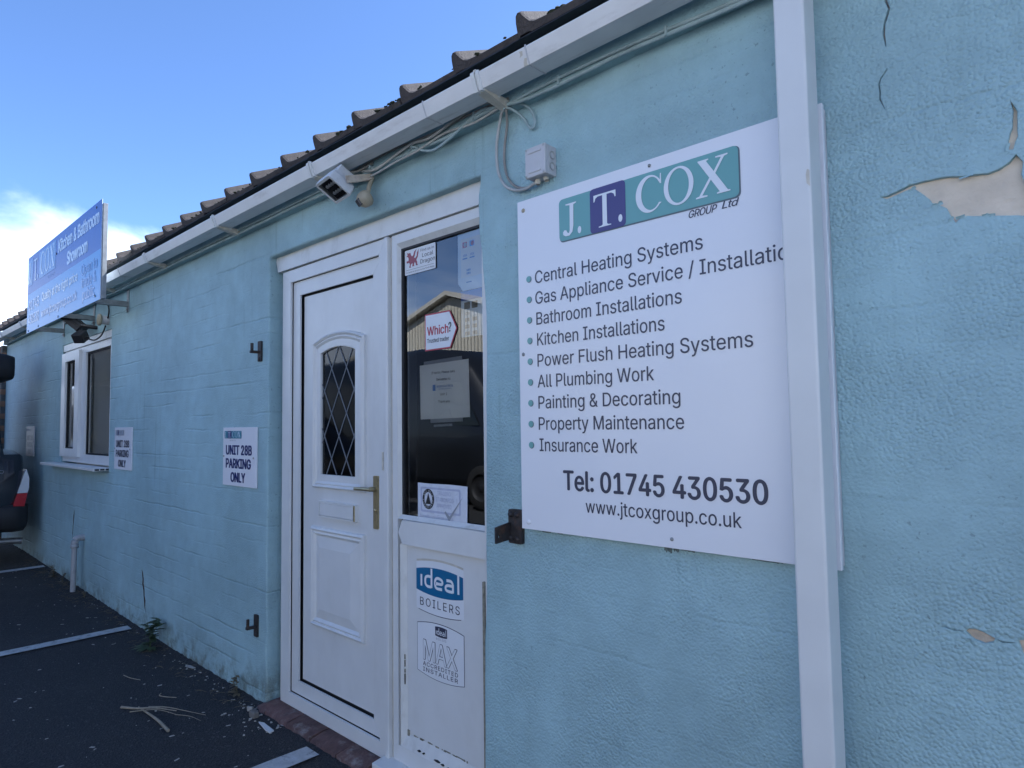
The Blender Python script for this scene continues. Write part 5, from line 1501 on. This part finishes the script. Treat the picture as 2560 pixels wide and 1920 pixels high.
def chunk(mb, x, y, z, sx, sy, sz, rs):
    an = rs.uniform(0, 3.14); c, s_ = math.cos(an), math.sin(an)
    vs_ = []
    for (a_, b2, c2) in ((-1, -1, 0), (1, -1, 0), (1, 1, 0), (-1, 1, 0), (-.8, -.8, 1), (.8, -.9, 1), (.9, .7, 1), (-.7, .8, 1)):
        px, py = a_ * sx * rs.uniform(.6, 1.1), b2 * sy * rs.uniform(.6, 1.1)
        vs_.append((x + px * c - py * s_, y + px * s_ + py * c, z + c2 * sz * rs.uniform(.6, 1.2) - .001))
    mb.add(vs_, [(0, 3, 2, 1), (4, 5, 6, 7), (0, 1, 5, 4), (1, 2, 6, 5), (2, 3, 7, 6), (3, 0, 4, 7)])
rs = random.Random(21)
lit = MB()
for i in range(150):
    t = rs.random()
    x = -8.2 + 5.4 * rs.random() ** .8
    y = -0.04 - 1.0 * rs.random() ** 1.8
    s_ = rs.uniform(.0015, .005)
    chunk(lit, x, y, GZ(x) + .001, s_ * rs.uniform(1, 3.2), s_, s_ * .5, rs)
for i in range(45):
    x = -4.5 + 1.3 * rs.random(); y = -0.035 - .06 * rs.random() ** 2
    s_ = rs.uniform(.0015, .005); chunk(lit, x, y, GZ(x) + .002, s_ * 1.4, s_, s_ * .8, rs)
for i in range(38):
    x = -3.36 + .45 * rs.random() ** 1.5; y = -0.06 - .16 * rs.random() ** 2
    s_ = rs.uniform(.0015, .006); chunk(lit, x, y, GZ(x) + .002, s_ * 1.4, s_, s_ * .8, rs)
tag(lit.build('litter_chips', M_chip), 'pale chips of flaked paint and grit scattered along the tarmac', 'litter', kind='stuff')
dg = MB()
for i in range(420):
    x = -8.4 + 5.1 * rs.random(); y = -0.03 - .13 * rs.random() ** 1.8
    an = rs.uniform(0, 6.28); L_ = rs.uniform(.02, .07)
    if rs.random() < .5 and not (-7.6 < x < -5.9): continue
    p = Vector((x, y, GZ(x) + .003)); q = p + Vector((math.cos(an) * L_, min(math.sin(an) * L_, -.01 - y), rs.uniform(0, .012)))
    dg.tube([p, (p + q) / 2 + Vector((0, 0, .006)), q], .0009, 3, False)
tag(dg.build('dry_grass_litter', M_leafdry), 'dry grass stalks blown against the foot of the wall', 'grass litter', kind='stuff')
def shard(pts, h, label, mat, name='plastic_shard'):
    m = MB()
    n_ = len(pts)
    m.add([(x, y, GZ(x) + .003) for x, y in pts] + [(x, y, GZ(x) + .003 + h) for x, y in pts],
          [tuple(range(n_, 2 * n_)), tuple(reversed(range(n_)))] + [(i, (i + 1) % n_, n_ + (i + 1) % n_, n_ + i) for i in range(n_)])
    tag(m.build(name, mat), label, 'litter')
shard([(-3.13, -.112), (-3.10, -.10), (-2.99, -.106), (-2.985, -.128), (-3.02, -.13)], .006, 'long white plastic shard lying in front of the brick threshold', M_upvc)
shard([(-4.20, -.05), (-4.16, -.035), (-4.10, -.03), (-4.11, -.045), (-4.17, -.062)], .004, 'flat white strip lying at the wall foot below the parking plate', M_chip)
m = MB(); chunk(m, -3.215, -.095, GZ(-3.2) + .001, .028, .020, .030, rs)
tag(m.build('broken_stone', M_mortar, None, 0.005), 'grey broken stone beside the brick threshold', 'stone')
m = MB(); chunk(m, -3.30, -.075, GZ(-3.2) + .001, .018, .014, .020, rs)
tag(m.build('broken_stone', M_chip, None, 0.003), 'pale broken stone at the wall corner by the threshold', 'stone')

# ================================================================== VEHICLES
def loft(mb, stations, prof_fn, axis='y'):
    rings = [prof_fn(*s) for s in stations]
    n_ = len(rings[0])
    vs_ = [q for r_ in rings for q in r_]
    mb.add(vs_, [(i * n_ + k, i * n_ + (k + 1) % n_, (i + 1) * n_ + (k + 1) % n_, (i + 1) * n_ + k) for i in range(len(rings) - 1) for k in range(n_)], True)
    mb.add(rings[0], [tuple(range(n_))[::-1]]); mb.add(rings[-1], [tuple(range(n_))])

def wheel(P, x, y, z, r, ax, rim=None):
    wm_ = MB().lathe([(r * .62, -.11), (r * .93, -.115), (r, -.085), (r, .085), (r * .93, .115), (r * .62, .11)], (x, y, z), ax, 32).build('wheel', M_tyre, P)
    rm = MB().lathe([(0, .085), (r * .15, .09), (r * .2, .07), (r * .56, .075), (r * .63, .11)], (x, y, z), ax, 30)
    rm.lathe([(0, -.085), (r * .15, -.09), (r * .2, -.07), (r * .56, -.075), (r * .63, -.11)], (x, y, z), ax, 30)
    rm.build('rim', rim or M_rim, wm_)

CX, CG = -8.975, 0.056
SV = thing('parked_suv', (CX, -2.3, CG), 'dark navy four wheel drive car backed up to the blue wall', 'car')
def suv(y, hw, zb, zr):
    belt = min(1.13, zr - .02)
    q = [(0.0, zb), (hw * .86, zb), (hw * .97, zb + .10), (hw, zb + .28), (hw, .80), (hw * .985, belt - .06), (hw * .955, belt)]
    zt_ = max(zr, belt + .015)
    if zt_ > 1.3: q += [(hw * .90, belt + .12), (hw * .80, zt_ - .10), (hw * .74, zt_ - .03), (hw * .60, zt_), (0, zt_ + .01)]
    else: q += [(hw * .93, belt + .004), (hw * .90, belt + .008), (hw * .85, belt + .012), (hw * .6, zt_), (0, zt_ + .01)]
    L_ = [(CX + a_, y, b2) for a_, b2 in q] + [(CX - a_, y, b2) for a_, b2 in q[-2:0:-1]]
    return L_
sts = [(-.165, .84, .52, 1.09), (-.175, .885, .50, 1.13), (-.20, .912, .46, 1.165), (-.26, .922, .42, 1.17), (-.33, .924, .40, 1.18), (-.345, .924, .38, 1.40), (-.385, .924, .36, 1.80), (-.43, .924, .36, 1.845), (-1.2, .926, .36, 1.86), (-2.3, .926, .36, 1.85), (-2.75, .924, .36, 1.80), (-3.15, .92, .36, 1.45), (-3.45, .915, .36, 1.17), (-4.0, .91, .36, 1.09), (-4.45, .89, .38, 1.02), (-4.62, .80, .42, .88)]
cb = MB(); loft(cb, sts, suv)
cb.build('car_body', M_car, SV)
def quad(nm, pts, mat, P):
    c = sum((Vector(p) for p in pts), Vector()) / 4
    MB().add(pts, [(0, 1, 2, 3)]).add(pts, [(3, 2, 1, 0)]).build(nm, mat, P)
for sx in (1, -1):
    for (ya, yb, yc, yd) in ((-.50, -1.15, -1.15, -.53), (-1.25, -2.05, -2.05, -1.25), (-2.15, -3.0, -2.72, -2.15)):
        quad('side_window', [(CX + sx * .8745, ya, 1.20), (CX + sx * .8745, yb, 1.20), (CX + sx * .758, yc, 1.70), (CX + sx * .758, yd, 1.70)], M_carglass, SV)
    for yw in (-1.10, -3.75):
        wheel(SV, CX + sx * .80, yw, CG + .36, .36, (sx, 0, 0))
        MB().lathe([(.36, .0), (.44, .006), (.44, -.02)], (CX + sx * .925, yw, CG + .37), (sx, 0, 0), 28).build('wheel_arch', M_carplast, SV)
    lamp_w = [(-.155, .985), (-.132, .90), (-.132, .80), (-.142, .755), (-.225, .755), (-.195, .86), (-.175, .94)]
    lamp_r = [(-.142, .752), (-.165, .625), (-.255, .632), (-.250, .66), (-.226, .752)]
    Mf = Matrix(((0, 1, 0, 0), (1, 0, 0, 0), (0, 0, 1, 0), (0, 0, 0, 1)))
    xa, xb = CX + sx * .70, CX + sx * .936
    MB().plate([lamp_w], xa, xb, Mf).build('tail_lamp', M_lampclear, SV, 0.004)
    MB().plate([lamp_r], xa, xb, Mf).build('tail_lamp', M_lampred, SV, 0.004)
    bp = rrect(-.50, -.335, .955, .985, .012)
    MB().plate([bp, offset(bp, -.003)], CX + sx * .925, CX + sx * .928, Mf).build('side_badge', M_greyprint, SV)
    MB().box(CX + sx * .87, CX + sx * 1.05, -2.95, -2.80, 1.15, 1.30).build('door_mirror', M_carplast, SV, 0.03)
g = MB(); text(g, 'DI-D DIESEL', .0, .125, .963, .013, 0)
g.v = [(CX + .9285, -.485 + v[0], v[2]) for v in g.v]
g.build('badge_lettering', M_greyprint, SV)
bmp = MB()
loft(bmp, [(-.112, .80, .46, .60), (-.12, .86, .42, .635), (-.16, .93, .385, .645), (-.25, .945, .38, .645), (-.55, .935, .40, .64)], lambda y, hw, za, zb: [(CX + a_ * hw, y, zz_) for a_, zz_ in ((-1, za + .05), (-.95, za), (.95, za), (1, za + .05), (1, zb - .03), (.97, zb), (-.97, zb), (-1, zb - .03))])
bmp.build('rear_bumper', M_carplast, SV)
MB().tube([(-8.30, -.60, .28), (-8.28, -.25, .27), (-8.27, -.135, .262)], .032, 12).build('exhaust', M_steel, SV)
quad('rear_window', [(CX - .70, -.3385, 1.24), (CX + .70, -.3385, 1.24), (CX + .60, -.376, 1.72), (CX - .60, -.376, 1.72)], M_carglass, SV)
quad('windscreen', [(CX - .72, -3.42, 1.22), (CX + .72, -3.42, 1.22), (CX + .60, -2.84, 1.76), (CX - .60, -2.84, 1.76)], M_carglass, SV)
MB().box(CX - .26, CX + .26, -.1605, -.15, .78, .90).build('number_plate', pmat('yellow_plate', (.5, .38, .05), .5), SV)
RB = MB()
def bagring(y, s, zb, zt):
    n_ = 20; o = []
    for k_ in range(n_):
        a_ = 2 * math.pi * k_ / n_
        cxx = abs(math.cos(a_)) ** .35 * (1 if math.cos(a_) >= 0 else -1); szz = abs(math.sin(a_)) ** .35 * (1 if math.sin(a_) >= 0 else -1)
        wv = 1 + .03 * mnoise.noise((y * 6, a_ * 2, 3))
        o.append((CX + .40 + .52 * s * cxx * wv, y, (zb + zt) / 2 + (zt - zb) / 2 * szz * wv * s))
    return o
loft(RB, [(-.262, .88, 1.872, 2.105), (-.268, .97, 1.868, 2.115), (-.33, 1.0, 1.862, 2.13), (-.42, 1.0, 1.866, 2.14), (-.50, 1.0, 1.868, 2.30), (-1.0, 1.0, 1.87, 2.34), (-1.5, .98, 1.87, 2.28), (-1.6, .85, 1.88, 2.2)], bagring)
tag(RB.build('roof_bag', M_bag), 'black soft roof bag strapped on the dark navy car', 'roof bag')
# rails under the bag
MB().box(CX - .70, CX + .70, -.60, -.57, 1.845, 1.88).box(CX - .70, CX + .70, -1.43, -1.40, 1.845, 1.88).build('roof_bar', M_carplast, SV)

# things behind the camera that the glass mirrors and that throw light back on the shaded wall
VN = thing('parked_van', (-10, -6.4, 0), 'dark grey panel van parked across the yard', 'van')
def van(x, hw, zb, zr):
    q = [(0.0, zb), (hw * .95, zb), (hw, zb + .15), (hw, 1.2), (hw * .97, min(1.9, zr - .15)), (hw * .90, zr - .12), (hw * .80, zr - .02), (0, zr)]
    return [(x, -6.4 + a_, b2) for a_, b2 in q] + [(x, -6.4 - a_, b2) for a_, b2 in q[-2:0:-1]]
vb = MB(); loft(vb, [(-13.2, .95, .4, 2.55), (-13.1, .99, .35, 2.68), (-9.2, 1.0, .35, 2.72), (-8.3, 1.0, .35, 2.62), (-7.9, .98, .35, 2.35), (-7.2, .96, .35, 1.5), (-6.7, .93, .36, 1.25), (-6.5, .85, .4, 1.0)], van)
vb.build('van_body', M_vangrey, VN)
for yy in (-5.45, -7.35):
    for xx in (-12.2, -7.5): wheel(VN, xx, yy, GZ(-10) + .33, .34, (0, 1, 0), M_carplast)
for sy in (1, -1):
    quad('side_window', [(-8.7, -6.4 + sy * .992, 1.35), (-7.6, -6.4 + sy * .982, 1.35), (-8.05, -6.4 + sy * .955, 2.05), (-8.7, -6.4 + sy * .975, 2.05)], M_carglass, VN)

WV = thing('added_white_van', (3.0, -4.75, 0), 'added white panel van out of view, bouncing sunlight onto the workshop wall', 'van')  # invented van out of view, added to bounce sunlight onto the wall
VYC = -4.75
def van2(x, hw, zb, zr):
    q = [(0.0, zb), (hw * .95, zb), (hw, zb + .15), (hw, 1.2), (hw * .97, min(1.9, zr - .15)), (hw * .90, zr - .12), (hw * .80, zr - .02), (0, zr)]
    return [(x, VYC + a_, b2) for a_, b2 in q] + [(x, VYC - a_, b2) for a_, b2 in q[-2:0:-1]]
vb = MB(); loft(vb, [(-.75, .95, .4, 2.50), (-.65, .99, .33, 2.66), (3.9, 1.0, .33, 2.70), (4.6, 1.0, .33, 2.55), (5.0, .98, .33, 2.3), (5.6, .96, .33, 1.5), (6.1, .93, .34, 1.25), (6.3, .85, .4, 1.0)], van2)
vb.build('van_body', pmat('white_van_paint', (.80, .80, .79), .3, coat=0.4), WV)
for sy in (1, -1):
    for xx in (.5, 5.2): wheel(WV, xx, VYC + sy * .92, -.036 + .34, .34, (0, 1, 0))
    quad('side_window', [(4.2, VYC + sy * .992, 1.35), (5.3, VYC + sy * .982, 1.35), (4.85, VYC + sy * .955, 2.0), (4.2, VYC + sy * .975, 2.0)], M_carglass, WV)

SHD = thing('opposite_shed', (-20, -18, 0), 'cream profiled steel shed with shallow gable across the yard', 'building')
GX, GYY = -20.4, -16.0
gp_ = [(GX - 9, 0.0), (GX + 9, 0.0), (GX + 9, 3.75), (GX, 6.55), (GX - 9, 3.75)]
MB().plate([gp_], GYY - 18, GYY).build('wall', M_shed, SHD)
rfm = MB()
for sx in (1, -1):
    rfm.add([(GX, GYY + .3, 6.62), (GX + sx * 9.4, GYY + .3, 3.70), (GX + sx * 9.4, GYY - 18.3, 3.70), (GX, GYY - 18.3, 6.62), (GX, GYY + .3, 6.80), (GX + sx * 9.4, GYY + .3, 3.88), (GX + sx * 9.4, GYY - 18.3, 3.88), (GX, GYY - 18.3, 6.80)],
            [(0, 1, 2, 3), (4, 7, 6, 5), (0, 4, 5, 1), (1, 5, 6, 2), (2, 6, 7, 3), (3, 7, 4, 0)])
rfm.build('roof', pmat('cream_trim', (.66, .62, .52), .5), SHD)
MB().box(GX - 2.2, GX + 2.2, GYY - .02, GYY + .06, 0, 3.6).build('roller_door', pmat('grey_roller_door', (.30, .31, .32), .5), SHD)
SH2 = thing('added_yard_unit', (4, -20, 0), 'added long pale industrial unit out of view, throwing light back across the yard', 'building')  # invented unit out of view, added to throw light back
MB().box(-8, 24, -24, -14, 0, 5.0).build('wall', M_shed, SH2)
MB().box(-8.3, 24.3, -24.3, -13.7, 5.0, 5.3).build('roof', pmat('unit_roof', (.4, .4, .4), .6), SH2)
for xx in (-4, 4, 12, 20):
    MB().box(xx - 1.6, xx + 1.6, -14.02, -13.96, 0, 3.2).build('roller_door', pmat('blue_roller_door', (.12, .2, .32), .5), SH2)

# brick pier closing the far end of the wall
BP = thing('brick_pier', (-10.5, 0.0, 0), 'orange brick pier at the far end of the blue wall behind the car', 'pier')
MB().box(-10.75, -10.205, -0.045, 0.4, -0.1, 2.42).build('pier_core', M_mortar, BP)
bm = MB().box(0, .215, -.006, .05, 0, .065).mesh('brick', M_brickwall)
for r_ in range(33):
    for c_ in range(-1, 3):
        x = -10.75 + c_ * .225 + (.112 if r_ % 2 else 0)
        if x < -10.76 or x + .215 > -10.19: continue
        o = bpy.data.objects.new('brick', bm); link(o, BP); o.location = Vector((x, -.045, -.06 + r_ * .075))
